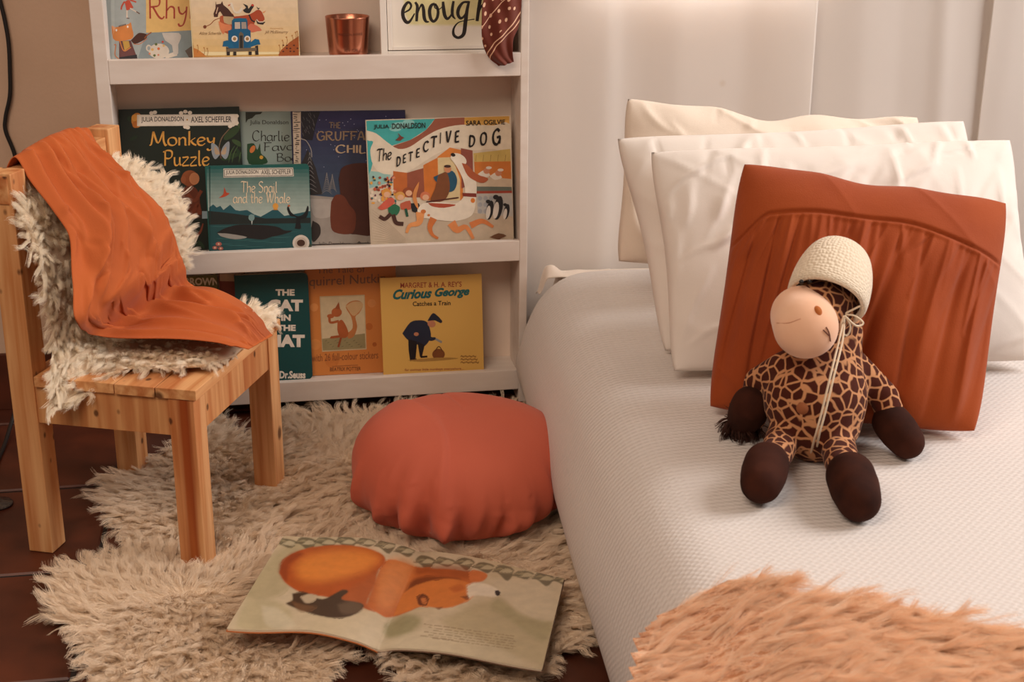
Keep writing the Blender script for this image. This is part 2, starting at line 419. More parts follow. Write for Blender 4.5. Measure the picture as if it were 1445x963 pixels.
# ============================================================ BOOK SHELF
RAILS = [(.030, .0755), (.325, .370), (.7195, .7670)]
shelf = thing('book_display_shelf', (.43, .06, 0), 'tall white front-facing wooden book shelf with three rails standing against the wall', 'shelf')
def sbox(name, lo, hi, mat, bevel=.0015):
    off = (.43, .06, 0)
    return box(name, tuple(lo[i] - off[i] for i in range(3)), tuple(hi[i] - off[i] for i in range(3)), mat, shelf, bevel)
sbox('side_panel', (0, 0, 0), (.026, .122, 1.16), M['white_paint'])
sbox('side_panel', (.843, 0, 0), (.860, .122, 1.16), M['white_paint'])
sbox('back_panel', (.026, .116, .03), (.843, .122, 1.16), M['panel'], 0)
for zb, zt in RAILS:
    sbox('front_rail', (.026, .0, zb), (.843, .016, zt), M['white_paint'])
    sbox('shelf_board', (.026, .016, zt - .022), (.843, .116, zt - .008), M['white_paint'])
sbox('top_board', (.0, 0, 1.16), (.860, .122, 1.176), M['white_paint'])

# ============================================================ PRINT / LETTERING TOOLS
def text_polys(body, bold=0.0, shear=0.0, spacing=1.0):
    cu = bpy.data.curves.new('t', 'FONT'); cu.body = body; cu.size = 1; cu.shear = shear; cu.offset = bold; cu.space_character = spacing
    cu.resolution_u = 3
    o = bpy.data.objects.new('t', cu); COL.objects.link(o)
    dg = bpy.context.evaluated_depsgraph_get(); me = o.evaluated_get(dg).to_mesh()
    V = np.array([v.co[:2] for v in me.vertices]).reshape(-1, 2); F = [tuple(p.vertices) for p in me.polygons]
    o.evaluated_get(dg).to_mesh_clear(); bpy.data.objects.remove(o); bpy.data.curves.remove(cu)
    if len(V):
        V = V - V.min(0); s = V.max(0); V = V / s
    return V, F
_G = {
 'a': (5.4, "4.5,4.2 3,5 1.1,4.3 .4,2.4 1,.5 2.6,.1 4.3,1.6|4.6,5 4.5,2 4.9,.2 5.6,.5"),
 'c': (4.8, "4.3,4 3,5 1.2,4.4 .4,2.4 1.2,.4 3,.1 4.5,1.2"),
 'd': (5.6, "4.5,4.2 3,5 1.1,4.3 .4,2.4 1,.5 2.6,.1 4.3,1.6|4.7,9 4.6,4 4.6,1 5.5,.3"),
 'e': (5, "0.6,2.4 3,2.8 4.4,3.8 3.2,5 1.4,4.6 .5,2.6 1.2,.5 3,.1 4.6,1.3"),
 'f': (4.4, "4.5,8.2 3.4,9 2.4,7.8 2.2,4 2,0|.6,4.9 4,5"),
 'g': (5.4, "4.5,4.2 3,5 1.1,4.3 .4,2.4 1,.5 2.6,.1 4.3,1.6|4.6,5 4.5,0 3.8,-2.6 2,-3.2 .8,-2.2"),
 'h': (5.4, "1,9 1,4.5 .9,0|1,3.2 2.6,4.9 4.2,4.4 4.4,2 4.4,0"),
 'i': (2.6, "1,5 1,1.2 1.6,.1 2.2,.5|1,7 1.15,7.3"),
 'k': (5, "1,9 1,4 .9,0|4.2,4.8 1.2,2.4|1.8,2.8 3.2,1 4.8,.1"),
 'l': (2.7, "1,9 1,2 1.5,.2 2.3,.5"),
 'm': (7.4, "1,5 1,0|1,3.2 2.4,4.9 3.6,4.3 3.7,2 3.7,0|3.7,3.4 5,4.9 6.3,4.3 6.4,2 6.4,0"),
 'n': (5.4, "1,5 1,0|1,3.2 2.6,4.9 4.1,4.3 4.3,2 4.3,.4 5,.3"),
 'o': (5.4, "2.7,5 1,4.3 .4,2.5 1.1,.6 2.7,0 4.3,.7 4.9,2.5 4.2,4.4 2.7,5"),
 'p': (5.4, "1,5 1,-3.2|1,3.6 2.6,5 4.4,4.2 4.8,2.4 4.2,.6 2.6,0 1,1"),
 'r': (3.8, "1,5 1,0|1,3 2,4.6 3.6,4.7"),
 's': (4.4, "3.8,4.4 2.4,5 1,4.2 1.2,3 3.2,2.2 3.6,1 2.4,0 .6,.5"),
 't': (3.8, "1.6,7.5 1.6,2 2.2,.2 3.4,.5|.4,5 3.2,5"),
 'u': (5.4, "1,5 1,2 1.6,.3 3,.3 4.3,1.8|4.3,5 4.3,1.4 5,.2"),
 'v': (5, "0.6,5 2.4,0 4.4,5"),
 'y': (5.2, "0.8,5 1.4,2.6 2.8,2 4.3,3.4|4.5,5 4.1,1 3,-2.4 1.4,-3 .8,-2"),
 'z': (5, "0.6,4.8 4.2,4.8 .5,.3 4.6,.2"),
 'M': (9.6, "0,0 1,1 2,8.6|2,8.6 4.6,1.5 7.4,8.8|7.4,8.8 7.6,3 8.6,0 9.4,.6"),
 'P': (6.2, "1.4,8.8 1.3,0|0,8 3,9 5.5,8.2 5.4,5.4 3.6,4.2 1.5,4.4"),
 'T': (6.6, "0,8.2 1.5,9 6.5,8.6|3.4,8.8 3.2,0"),
 'S': (6, "5,8 3.4,9 1.2,8.2 1,6.4 3.2,5 5,3.4 4.6,1 2.6,0 .4,.8"),
 'W': (9.8, "0.4,8 1.2,8.8 2.6,0|2.6,.1 5,8.6|5,8.6 6.6,.1 9.4,8.8"),
 'C': (7, "6,7.4 4.4,9 1.8,8 .6,4.4 1.6,1 4,0 6.4,1.6"),
 'R': (7.6, "1.2,8.8 1.4,0|.2,8.2 3,9 5.4,8 5,5.4 1.6,4.8|2.6,4.8 5,1 6.6,0 7.6,1"),
 'F': (6.2, "1.4,8.6 1.2,0|.4,8.8 6,8.6|1.2,4.6 4.6,4.8"),
 'B': (6.6, "1.2,8.8 1.2,0|.2,8.4 3.4,9 5,7.4 3.6,4.9 1.4,4.8|3.6,4.9 5.8,3 4.6,.4 1.2,0"),
 'D': (6.4, "1,9 1,0|.6,9 4.4,8 5.6,4.6 4.2,1 .8,0"),
 'E': (5.4, "1,9 1,0|1,9 4.6,9|1,4.6 4,4.8|1,0 4.8,.2"),
 'G': (6.6, "5.6,7.6 3.8,9 1.4,7.6 .6,4.2 1.8,.8 4.2,0 5.8,2|3.6,4 6,4.2 5.9,.2"),
 'I': (2.2, "1,9 1,0"), 'V': (5.6, "0.4,9 2.4,0 5,9"),
 'O': (6.6, "3.2,9 1.2,7.6 .6,4.4 1.4,1 3.3,0 5.2,1.2 5.9,4.6 5.2,7.8 3.2,9"),
 'U': (6.2, "1,9 1,3 2,.3 4,.3 5,3 5.2,9"), 'L': (5, "1,9 1,0 4.6,.2"), 'H': (6, "1,9 1,0|5,9 5,0|1,4.6 5,4.8"),
 'A': (6, "0.4,0 3,9 5.6,0|1.4,3.2 4.6,3.2"), ' ': (3.4, "")}
def stroke_poly(pts, w, nib=.7, contrast=.6, taper=0.0):
    pts = np.asarray(pts, float); wid = None
    if pts.shape[1] == 3: wid = pts[:, 2]; pts = pts[:, :2]
    k = len(pts); n = max(6, 5 * (k - 1) + 1) if k > 2 else 6
    if wid is not None: wid = crom(wid[:, None], n)[:, 0]
    Q = crom(pts, n) if k > 2 else pts[0] + np.linspace(0, 1, n)[:, None] * (pts[1] - pts[0])
    T = np.gradient(Q, axis=0); T /= np.linalg.norm(T, axis=1)[:, None] + 1e-9
    ang = np.arctan2(T[:, 1], T[:, 0])
    h = .5 * (wid if wid is not None else w) * (1 - contrast + contrast * np.abs(np.sin(ang - nib)))
    if taper: e = np.linspace(0, 1, n); h = h * (1 - taper * (2 * np.abs(e - .5)) ** 3)
    Nn = np.stack([-T[:, 1], T[:, 0]], 1)
    V = np.concatenate([Q + Nn * h[:, None], Q - Nn * h[:, None]])
    F = [(i, i + 1, n + i + 1, n + i) for i in range(n - 1)]
    return V, F
def script_polys(s, w=.9, nib=.7, contrast=.55, slant=0.0):
    VS, FS, x = [], [], 0.0
    for ch in s:
        adv, g = _G[ch]
        if g:
            for st in g.split('|'):
                p = np.array([[float(q) for q in a.split(',')] for a in st.split()])
                p[:, 0] += x + slant * p[:, 1]
                V, F = stroke_poly(p, w, nib, contrast); b = sum(len(v) for v in VS)
                VS.append(V); FS += [tuple(i + b for i in f) for f in F]
        x += adv
    V = np.concatenate(VS)
    return V, FS, x
class Printer:
    """flat print on a plane: origin O, unit axes ex, ey, normal n (towards the reader)"""
    def __init__(s, O, ex, ey, crop=None):
        s.O = np.array(O, float); s.ex = np.array(ex, float); s.ey = np.array(ey, float); s.n = np.cross(s.ex, s.ey)
        s.crop = crop; s.V = []; s.F = []; s.C = []; s.k = 0; s.layer = 0; s.groups = {}
        s.clip = None
    def uv(s, p):
        x, y = p
        if s.crop: x = s.crop[0] + x * s.crop[2]; y = s.crop[1] + y * s.crop[2]
        d = ray(x, y); t = ((s.O - CAM) @ s.n) / (d @ s.n); q = CAM + d * t - s.O
        return np.array([q @ s.ex, q @ s.ey])
    def add(s, uvs, faces, col, part='cover_print'):
        uvs = np.asarray(uvs, float)
        if s.clip is not None: uvs = np.clip(uvs, s.clip[0], s.clip[1])
        g = s.groups.setdefault(part, [[], [], []])
        b = len(g[0]); s.layer += 1; z = .00018 + s.layer * .000008
        g[0] += [(u, v, z) for u, v in uvs]
        for f in faces: g[1].append(tuple(i + b for i in f)); g[2].append(col)
    def poly(s, pts, col, smooth=0, part='cover_print'):
        U = np.array([s.uv(p) for p in pts])
        if smooth:
            U = crom(np.concatenate([U, U[:1]]), (len(U)) * smooth + 1)[:-1]
        s.add(U, [tuple(range(len(U)))], col, part)
    def rect(s, x0, y0, x1, y1, col, part='cover_print'): s.poly([(x0, y1), (x1, y1), (x1, y0), (x0, y0)], col, 0, part)
    def ell(s, cx, cy, rx, ry, col, rot=0, part='cover_print'):
        pts = []
        for i in range(18):
            a = i * math.pi / 9; x, y = rx * math.cos(a), -ry * math.sin(a)
            pts.append((cx + x * math.cos(rot) - y * math.sin(rot), cy + x * math.sin(rot) + y * math.cos(rot)))
        s.poly(pts, col, 0, part)
    def line(s, pts, w, col, nib=.7, contrast=0.0, part='cover_print', taper=0.0):
        """pts in crop px, width w in crop px"""
        sc = np.linalg.norm(s.uv((pts[0][0] + 10, pts[0][1])) - s.uv(pts[0][:2])) / 10
        U = np.array([list(s.uv(p[:2])) + ([p[2] * sc] if len(p) > 2 else []) for p in pts])
        V, F = stroke_poly(U, w * sc, nib, contrast, taper); s.add(V, F, col, part)
    def text(s, body, l, t, r, b, col, bold=.0, shear=0.0, rot=0.0, spacing=1.0, part='title_lettering', tr=None):
        V, F = text_polys(body, bold, shear, spacing)
        if not len(V): return
        s._place(V, F, l, t, r, b, col, part, tr)
    def script(s, body, l, t, r, b, col, w=.9, nib=.7, contrast=.55, slant=0.0, part='title_lettering', tr=None):
        V, F, x = script_polys(body, w, nib, contrast, slant)
        V = V - V.min(0); V = V / V.max(0); s._place(V, F, l, t, r, b, col, part, tr)
    def _place(s, V, F, l, t, r, b, col, part, tr=None):
        # tr = (x,y) of top right when the line slopes
        A = s.uv((l, b)); D = s.uv((l, t))
        dy = 0 if tr is None else tr
        B = s.uv((r, b + dy))
        s.add(A + V[:, :1] * (B - A) + V[:, 1:] * (D - A), F, col, part)
    def build(s, parent, base):
        out = []
        for part, (V, F, C) in s.groups.items():
            me = bpy.data.meshes.new(part)
            P = [tuple(s.O + s.ex * u + s.ey * v + s.n * z - base) for u, v, z in V]
            me.from_pydata([tuple(map(float, p)) for p in P], [], F); me.update()
            ca = me.color_attributes.new('ink', 'FLOAT_COLOR', 'CORNER')
            buf = []
            for f, c in zip(F, C): buf += list(c) * len(f)
            ca.data.foreach_set('color', np.array(buf, dtype=np.float32))
            o = new_obj(part, me, parent, M['print']); out.append(o)
        return out
class Book(Printer):
    def __init__(s, BL, w, h, lean, label, col, roll=0.0, thick=.006, hard=False, crop=None, page=None, cover_round=0.0, group=None, name='picture_book'):
        ex = np.array([math.cos(roll), 0, math.sin(roll)]); n0 = np.array([0, -math.cos(lean), math.sin(lean)])
        ey = np.cross(n0, ex); ey /= np.linalg.norm(ey); ex = ex - n0 * (ex @ n0); ex /= np.linalg.norm(ex)
        super().__init__(BL, ex, ey, crop)
        s.w, s.h = w, h; s.clip = ((0.0008, .0008), (w - .0008, h - .0008))
        base = np.array(BL) + ex * w / 2; s.base = base
        s.t = thing(name, tuple(base), label, 'book', group)
        def slab(nm, x0, x1, y0, y1, z0, z1, mat, rnd=0):
            # z measured along n, cover face at 0
            if rnd:
                pts = []
                for cx_, cy_, a0 in ((x1 - rnd, y0 + rnd, -90), (x1 - rnd, y1 - rnd, 0)):
                    for k in range(6): a = math.radians(a0 + k * 18); pts.append((cx_ + rnd * math.cos(a), cy_ + rnd * math.sin(a)))
                pts += [(x0, y1), (x0, y0)]
            else: pts = [(x0, y0), (x1, y0), (x1, y1), (x0, y1)]
            k = len(pts); VV = [(x, y, z1) for x, y in pts] + [(x, y, z0) for x, y in pts]
            FF = [tuple(range(k)), tuple(range(2 * k - 1, k - 1, -1))] + [(i, k + i, k + (i + 1) % k, (i + 1) % k) for i in range(k)]
            P = [s.O + s.ex * a + s.ey * b_ + s.n * c - base for a, b_, c in VV]
            return new_obj(nm, mesh(nm, P, FF), s.t, mat)
        cm = plain('cover_ink', col, .4)
        ct = .0022 if hard else .0009
        o_ = .003 if hard else .0004
        s.front = slab('front_cover', 0, w, 0, h, -ct, 0, cm, cover_round)
        slab('pages', .001, w - o_, o_, h - o_, -thick + ct, -ct, page or M['pages'], cover_round)
        slab('back_cover', 0, w, 0, h, -thick, -thick + ct, cm, cover_round)
        slab('spine', -.0012, .0004, 0, h, -thick, 0, cm)
    def done(s): s.build(s.front, s.base)
def bands(pr, x0, y0, x1, y1, c0, c1, n=10, part='cover_print'):
    for i in range(n):
        f = i / (n - 1); c = tuple(c0[k] * (1 - f) + c1[k] * f for k in range(3)) + (1,)
        pr.rect(x0, y0 + (y1 - y0) * i / n, x1, y0 + (y1 - y0) * (i + 1) / n, c, part)

# ============================================================ BOOKS ON THE SHELF
BZ = [.068, .362, .759]
def place(tl, tr, br, bl, yb, row, lean_deg=8.5, height=None):
    """width, height, roll and bottom-left corner of a cover leaning in its slot"""
    lean = math.radians(lean_deg); n0 = np.array([0, -math.cos(lean), math.sin(lean)]); p0 = np.array([0, yb, BZ[row]])
    def hit(p):
        d = ray(*p); t = ((p0 - CAM) @ n0) / (d @ n0); return CAM + d * t
    q = [hit(p) for p in (tl, tr, br, bl)]
    e = (q[1] - q[0]) + (q[2] - q[3]); roll = math.atan2(e[2], e[0])
    w = .5 * (np.linalg.norm(q[1] - q[0]) + np.linalg.norm(q[2] - q[3]))
    ey = np.array([0, math.sin(lean), math.cos(lean)])
    BL = q[3].copy(); dz = BL[2] - (BZ[row] + max(0, -w * math.sin(roll))); BL -= ey * dz / math.cos(lean)
    h = height or .5 * (np.linalg.norm(q[0] - BL) + np.linalg.norm(q[1] - BL - np.array([w, 0, w * math.sin(roll)])))
    return BL, w, h, lean, roll
def B(corners, yb, row, label, col, crop, lean=8.5, height=None, **k):
    BL, w, h, ln, roll = place(*corners, yb, row, lean, height)
    return Book(BL, w, h, ln, label, col, roll=roll, crop=crop, **k)
CREAM = rgb(238, 214, 180); INK = rgb(34, 28, 26); GOLD = rgb(224, 164, 78); WHT = rgb(236, 224, 208)

# ---- dark green jungle book (middle row, back left)
b = B([(173.5, 153), (345, 152), (347, 352), (183, 362)], .052, 1, 'dark green picture book with a white author banner and gold title letters',
      rgb(22, 34, 26), (160, 140, .2389), group='picture books on the middle shelf')
for (x, y, rx, ry, c, ro) in [(110, 120, 30, 18, (34, 54, 34), .4), (700, 200, 60, 22, (52, 74, 44), -.7), (735, 260, 40, 14, (60, 84, 50), .5), (690, 340, 55, 16, (44, 66, 40), -.3), (750, 160, 24, 12, (72, 92, 58), .9),
                              (740, 320, 34, 10, (38, 62, 38), 1.2), (120, 230, 26, 10, (28, 48, 30), -.5), (470, 850, 60, 16, (30, 50, 34), .2), (430, 880, 40, 12, (36, 60, 40), -.4), (520, 860, 30, 10, (40, 62, 40), .9), (350, 640, 26, 10, (30, 54, 36), -.8), (345, 560, 22, 8, (36, 64, 42), .7)]:
    b.ell(x, y, rx, ry, rgb(*c), ro)
b.line([(690, 170), (640, 230), (620, 300)], 6, rgb(120, 100, 78), contrast=0)
for x in (680, 700, 740, 760):
    b.line([(x, 380), (x + 12, 320), (x + 40, 270)], 5, rgb(74, 100, 60), taper=1)
b.ell(140, 125, 34, 44, rgb(206, 132, 52)); b.ell(125, 110, 18, 20, rgb(226, 160, 70)); b.ell(130, 150, 18, 20, rgb(190, 112, 44))
b.poly([(140, 92), (735, 88), (735, 155), (140, 160)], rgb(232, 224, 206))
b.poly([(150, 99), (728, 95), (728, 148), (150, 153)], rgb(244, 236, 222))
for x, y in ((225, 82), (245, 78), (400, 82), (425, 74), (452, 80), (425, 164), (440, 168), (690, 160), (705, 152), (728, 100), (728, 140)): b.ell(x, y, 13, 11, rgb(240, 230, 212))
b.text('JULIA DONALDSON', 165, 105, 415, 142, rgb(52, 44, 36), bold=.012, tr=-3); b.ell(436, 122, 5, 5, rgb(200, 150, 70)); b.text('AXEL SCHEFFLER', 458, 103, 698, 138, rgb(52, 44, 36), bold=.012, tr=-2)
b.script('Monkey', 212, 188, 600, 306, GOLD, w=1.15, contrast=.62); b.script('Puzzle', 292, 298, 568, 398, GOLD, w=1.15, contrast=.62)
for s_ in (-1, 1):
    b.poly([(632, 325), (632 + s_ * 16, 280), (632 + s_ * 52, 250 + (10 if s_ < 0 else 0)), (632 + s_ * 50, 320), (632 + s_ * 30, 355)], rgb(150, 158, 164), 4)
    b.poly([(632, 325), (632 + s_ * 14, 300), (632 + s_ * 34, 280), (632 + s_ * 30, 325)], rgb(186, 160, 130), 4)
b.line([(628, 290), (636, 350)], 9, rgb(96, 70, 54))
# plain seated brown animal on a branch
b.poly([(400, 560), (430, 515), (480, 520), (505, 560), (512, 620), (516, 690), (400, 696), (386, 640)], rgb(104, 50, 30), 4)
b.ell(452, 468, 50, 48, rgb(140, 76, 42)); b.ell(478, 470, 30, 36, rgb(196, 130, 88)); b.ell(414, 476, 16, 22, rgb(150, 84, 50))
b.line([(440, 560), (480, 600), (520, 540)], 20, rgb(122, 60, 36)); b.line([(460, 690), (500, 620), (505, 690)], 22, rgb(120, 58, 34))
b.line([(460, 700, 8), (430, 760, 14), (430, 800, 18), (470, 815, 18), (510, 790, 14), (530, 735, 8)], 16, rgb(126, 64, 44))
b.line([(360, 705), (560, 690)], 22, rgb(60, 40, 30)); b.rect(524, 662, 562, 706, rgb(150, 170, 178))
b.done()

# ---- pale grey-green book (middle row, behind)
b = B([(340, 157.5), (440, 157.5), (440, 352), (342, 354)], .066, 1, 'pale grey-green picture book mostly hidden between the dark green and the night-blue book',
      rgb(140, 156, 148), (160, 140, .2389), group='picture books on the middle shelf')
b.poly([(780, 70), (880, 72), (870, 88), (840, 92), (820, 112), (795, 120), (782, 140)], rgb(44, 48, 38))
b.text('Julia Donaldson', 806, 124, 1034, 156, INK, bold=.004); b.script('Charlie', 820, 184, 1040, 250, INK, w=.9); b.script('Favou', 888, 256, 1110, 310, INK, w=.9, tr=-10); b.script('Boo', 962, 318, 1090, 370, INK, w=.95)
b.poly([(790, 265), (830, 262), (850, 300), (866, 262), (872, 320), (900, 345), (905, 380), (800, 382)], rgb(38, 72, 44), 3); b.ell(822, 296, 14, 24, rgb(208, 120, 60), .5); b.ell(874, 344, 11, 11, rgb(214, 160, 60))
b.done()

# ---- night blue book
b = B([(411, 157.5), (573, 155), (575, 346), (418, 350)], .052, 1, 'night-blue picture book with snowy trees and tan brush lettering, on the middle shelf',
      rgb(38, 36, 66), (380, 150, .218), group='picture books on the middle shelf')
bands(b, 150, 32, 890, 600, (.022, .018, .065), (.045, .07, .11), 10)
r_ = random.Random(4)
for _ in range(46):
    b.ell(r_.uniform(210, 880), r_.uniform(50, 420), 2.4, 2.4, rgb(170, 170, 190))
b.rect(150, 34, 204, 600, rgb(190, 172, 150))
for k in range(26): y = 40 + k * 13; b.line([(152 + r_.uniform(0, 24), y), (178 + r_.uniform(0, 22), y + r_.uniform(-3, 3))], r_.uniform(3, 8), rgb(50, 40, 36))
b.poly([(204, 34), (330, 34), (300, 120), (280, 220), (215, 215)], rgb(30, 28, 34))
for k in range(20): x = r_.uniform(206, 300); b.line([(x, 40 + k * 7), (x + 8, 60 + k * 7)], 2.4, rgb(96, 92, 92))
b.line([(204, 210), (240, 225), (270, 280), (275, 330)], 5, rgb(150, 144, 140))
b.poly([(250, 280), (300, 400), (345, 570), (200, 580), (205, 380)], rgb(46, 42, 42))
for cx_, top, wd, bot in ((262, 300, 50, 560), (372, 430, 36, 560), (408, 440, 30, 540)):
    for k in range(9):
        y = top + (bot - top) * k / 9; w_ = wd * (k + 1) / 9
        b.line([(cx_ - w_, y + 24), (cx_, y), (cx_ + w_, y + 26)], 4, rgb(126, 122, 120), taper=.8)
b.poly([(150, 590), (260, 575), (420, 590), (890, 600), (890, 960), (150, 960)], rgb(150, 140, 130))
b.poly([(260, 600), (420, 610), (430, 700), (300, 720)], rgb(168, 158, 148), 4)
# plain brown shaggy shape in the snow
b.poly([(450, 470), (470, 400), (540, 372), (640, 372), (700, 420), (700, 800), (560, 830), (500, 800), (470, 640)], rgb(72, 36, 26), 4)
b.poly([(400, 620), (430, 575), (480, 580), (520, 640), (560, 700), (540, 820), (420, 815), (395, 740)], rgb(104, 52, 34), 4)
b.poly([(280, 740), (325, 770), (330, 830), (285, 880), (268, 820)], rgb(50, 42, 38), 4)
b.script('THE', 385, 102, 460, 144, rgb(130, 108, 86), w=1.3, contrast=.4); b.script('GRUFFALO', 306, 160, 710, 228, rgb(140, 116, 92), w=1.4, contrast=.4, tr=-2); b.script('CHILD', 428, 248, 690, 308, rgb(190, 164, 132), w=1.4, contrast=.4)
b.text('Julia Donaldson', 318, 878, 526, 908, rgb(60, 50, 44), bold=.008); b.text('Axel', 568, 874, 640, 900, rgb(60, 50, 44), bold=.008)
b.done()

# ---- teal sea book
b = B([(292, 234), (437, 232), (441, 350), (296, 355)], .028, 1, 'small teal board book with a whale in the sea, before the dark green book',
      rgb(26, 92, 84), (160, 140, .2389), cover_round=.008, thick=.014, hard=False, group='picture books on the middle shelf', page=plain('board_pages', rgb(60, 90, 84), .6))
bands(b, 552, 392, 1180, 700, (.012, .105, .095), (.42, .50, .44), 14)
b.poly([(565, 640), (590, 622), (610, 640), (632, 630), (650, 655), (690, 624), (720, 655), (745, 660), (790, 655), (830, 680), (870, 695), (940, 655), (965, 650), (1010, 690), (1175, 660), (1180, 720), (565, 720)], rgb(36, 84, 92))
b.poly([(560, 660), (640, 668), (740, 680), (800, 690), (900, 705), (1180, 700), (1180, 745), (560, 745)], rgb(34, 42, 40))
b.poly([(560, 742), (1180, 732), (1180, 905), (560, 905)], rgb(34, 76, 78))
for k in range(18):
    y = 750 + k * 8; x = 570 + (k * 97) % 420; b.line([(x, y), (x + 60, y + 3), (x + 130, y)], 3, rgb(60, 108, 106), taper=.9)
b.poly([(610, 790), (660, 762), (740, 742), (840, 742), (960, 752), (1010, 775), (1060, 778), (1000, 800), (930, 815), (880, 830), (800, 822), (700, 815), (640, 805)], rgb(34, 32, 32), 3)
b.poly([(615, 792), (680, 795), (790, 815), (720, 828), (640, 812)], rgb(150, 146, 138), 3)
b.line([(818, 742), (815, 705), (800, 688)], 5, rgb(190, 196, 190), taper=.8); b.line([(818, 742), (822, 705), (832, 684)], 5, rgb(190, 196, 190), taper=.8); b.ell(816, 700, 18, 20, rgb(120, 150, 148))
b.poly([(945, 655), (958, 622), (972, 655)], rgb(206, 140, 60)); b.ell(958, 632, 17, 18, rgb(220, 156, 70))
b.poly([(1072, 765), (1080, 700), (1045, 690), (1026, 650), (1034, 632), (1050, 668), (1090, 692), (1130, 672), (1146, 630), (1154, 650), (1140, 700), (1104, 712), (1108, 765)], rgb(26, 28, 30), 3)
b.ell(1037, 630, 8, 6, rgb(180, 100, 60))
b.poly([(622, 584), (650, 560), (655, 520), (668, 552), (688, 556), (660, 576)], rgb(186, 76, 48), 2)
for x, y, r0 in ((600, 878, 15), (634, 882, 15), (622, 856, 18)): b.ell(x, y, r0, r0 * .7, rgb(170, 96, 84)); b.ell(x, y, 5, 5, rgb(220, 190, 160))
b.poly([(1040, 888), (1150, 850), (1180, 860), (1180, 905), (1030, 905)], rgb(58, 70, 52))
b.ell(1108, 850, 50, 48, rgb(206, 194, 180)); b.ell(1108, 850, 36, 34, rgb(186, 170, 154)); b.ell(1108, 850, 24, 20, rgb(70, 44, 32))
b.poly([(650, 410), (1062, 404), (1066, 456), (650, 464)], rgb(206, 200, 186)); b.poly([(654, 415), (1058, 409), (1061, 452), (654, 459)], rgb(60, 50, 40)); b.poly([(657, 418), (1055, 412), (1058, 449), (657, 456)], rgb(220, 212, 196))
b.text('JULIA DONALDSON', 664, 421, 856, 450, rgb(60, 50, 42), bold=.012, tr=-3); b.text('AXEL SCHEFFLER', 874, 418, 1050, 445, rgb(60, 50, 42), bold=.012, tr=-3)
b.script('The Snail', 752, 484, 968, 554, CREAM, w=1.0); b.script('and the Whale', 706, 548, 1044, 616, CREAM, w=1.0)
b.rect(566, 392, 572, 905, rgb(18, 62, 58)); b.done()

# ---- book with the running dog
b = B([(514.5, 171), (719, 162), (725, 341), (524, 347)], .026, 1, 'wide picture book with a running white dog, rightmost on the middle shelf',
      rgb(214, 196, 172), (510, 150, .2078), thick=.006, group='picture books on the middle shelf')
b.rect(15, 90, 1040, 960, rgb(214, 198, 174))
b.poly([(20, 100), (500, 85), (440, 160), (330, 230), (200, 270), (100, 300), (60, 450), (25, 470)], rgb(70, 172, 168))
b.poly([(25, 470), (60, 440), (200, 455), (180, 520), (40, 560)], rgb(150, 190, 180))
for x, y, rx, ry in ((270, 130, 70, 22), (320, 110, 40, 20), (230, 155, 40, 16)): b.ell(x, y, rx, ry, rgb(140, 200, 194))
b.poly([(500, 85), (700, 74), (705, 130), (600, 160), (460, 190), (400, 240), (300, 290), (190, 280), (330, 230), (440, 160)], rgb(150, 88, 66), 2)
b.poly([(700, 74), (1004, 62), (1006, 230), (880, 240), (700, 130)], rgb(222, 172, 88)); b.poly([(700, 74), (1004, 62), (1004, 95), (700, 108)], rgb(206, 156, 72))
# sweeping cream ribbon for the title
b.poly([(35, 165), (100, 185), (170, 240), (250, 290), (330, 275), (420, 215), (520, 160), (640, 130), (760, 125), (900, 130), (1006, 120), (1010, 330), (900, 290), (760, 300), (640, 280), (520, 320), (420, 380), (300, 450), (150, 460), (80, 400), (60, 300), (80, 240), (40, 230)], rgb(226, 212, 188), 3)
# town behind
b.poly([(215, 440), (310, 452), (312, 620), (218, 600)], rgb(190, 104, 52)); b.poly([(310, 452), (420, 420), (430, 620), (312, 620)], rgb(150, 84, 62)); b.poly([(420, 400), (515, 350), (520, 640), (430, 640)], rgb(206, 118, 52))
b.poly([(515, 345), (600, 280), (690, 300), (690, 640), (520, 640)], rgb(216, 130, 60)); b.poly([(518, 350), (620, 345), (670, 500), (670, 640), (525, 640)], rgb(218, 196, 148)); b.poly([(675, 285), (755, 300), (760, 520), (680, 560)], rgb(146, 80, 66))
b.poly([(760, 320), (1010, 290), (1014, 375), (765, 380)], rgb(204, 176, 100)); b.poly([(765, 378), (1014, 374), (1018, 495), (770, 470)], rgb(206, 122, 54))
for k in range(5): b.line([(780 + k * 50, 330), (775 + k * 50, 374)], 2.5, rgb(130, 96, 56))
b.poly([(775, 470), (1018, 495), (1020, 545), (775, 548)], rgb(206, 186, 160)); b.poly([(775, 545), (1020, 548), (1022, 575), (778, 580)], rgb(104, 112, 100)); b.poly([(778, 576), (1022, 574), (1023, 590), (780, 594)], rgb(160, 66, 48))
b.poly([(780, 594), (1023, 590), (1030, 780), (790, 740)], rgb(186, 182, 174))
for k in range(9): b.ell(805 + (k % 3) * 38, 625 + (k // 3) * 44, 15, 16, rgb(164, 164, 166))
for x, y in ((845, 440), (925, 455)):
    b.poly([(x - 55, y + 20), (x - 10, y - 5), (x + 30, y + 30), (x - 20, y + 45)], rgb(230, 220, 204), 3); b.ell(x + 5, y, 22, 20, rgb(206, 136, 100)); b.ell(x + 20, y - 22, 20, 10, rgb(232, 222, 206))
b.poly([(50, 640), (300, 700), (700, 720), (1030, 750), (1032, 912), (68, 948)], rgb(196, 178, 154))
for k in range(12): b.line([(70, 700 + k * 20), (180, 790 + k * 12), (300, 900 + k * 4)], 3, rgb(166, 146, 124), taper=.8)
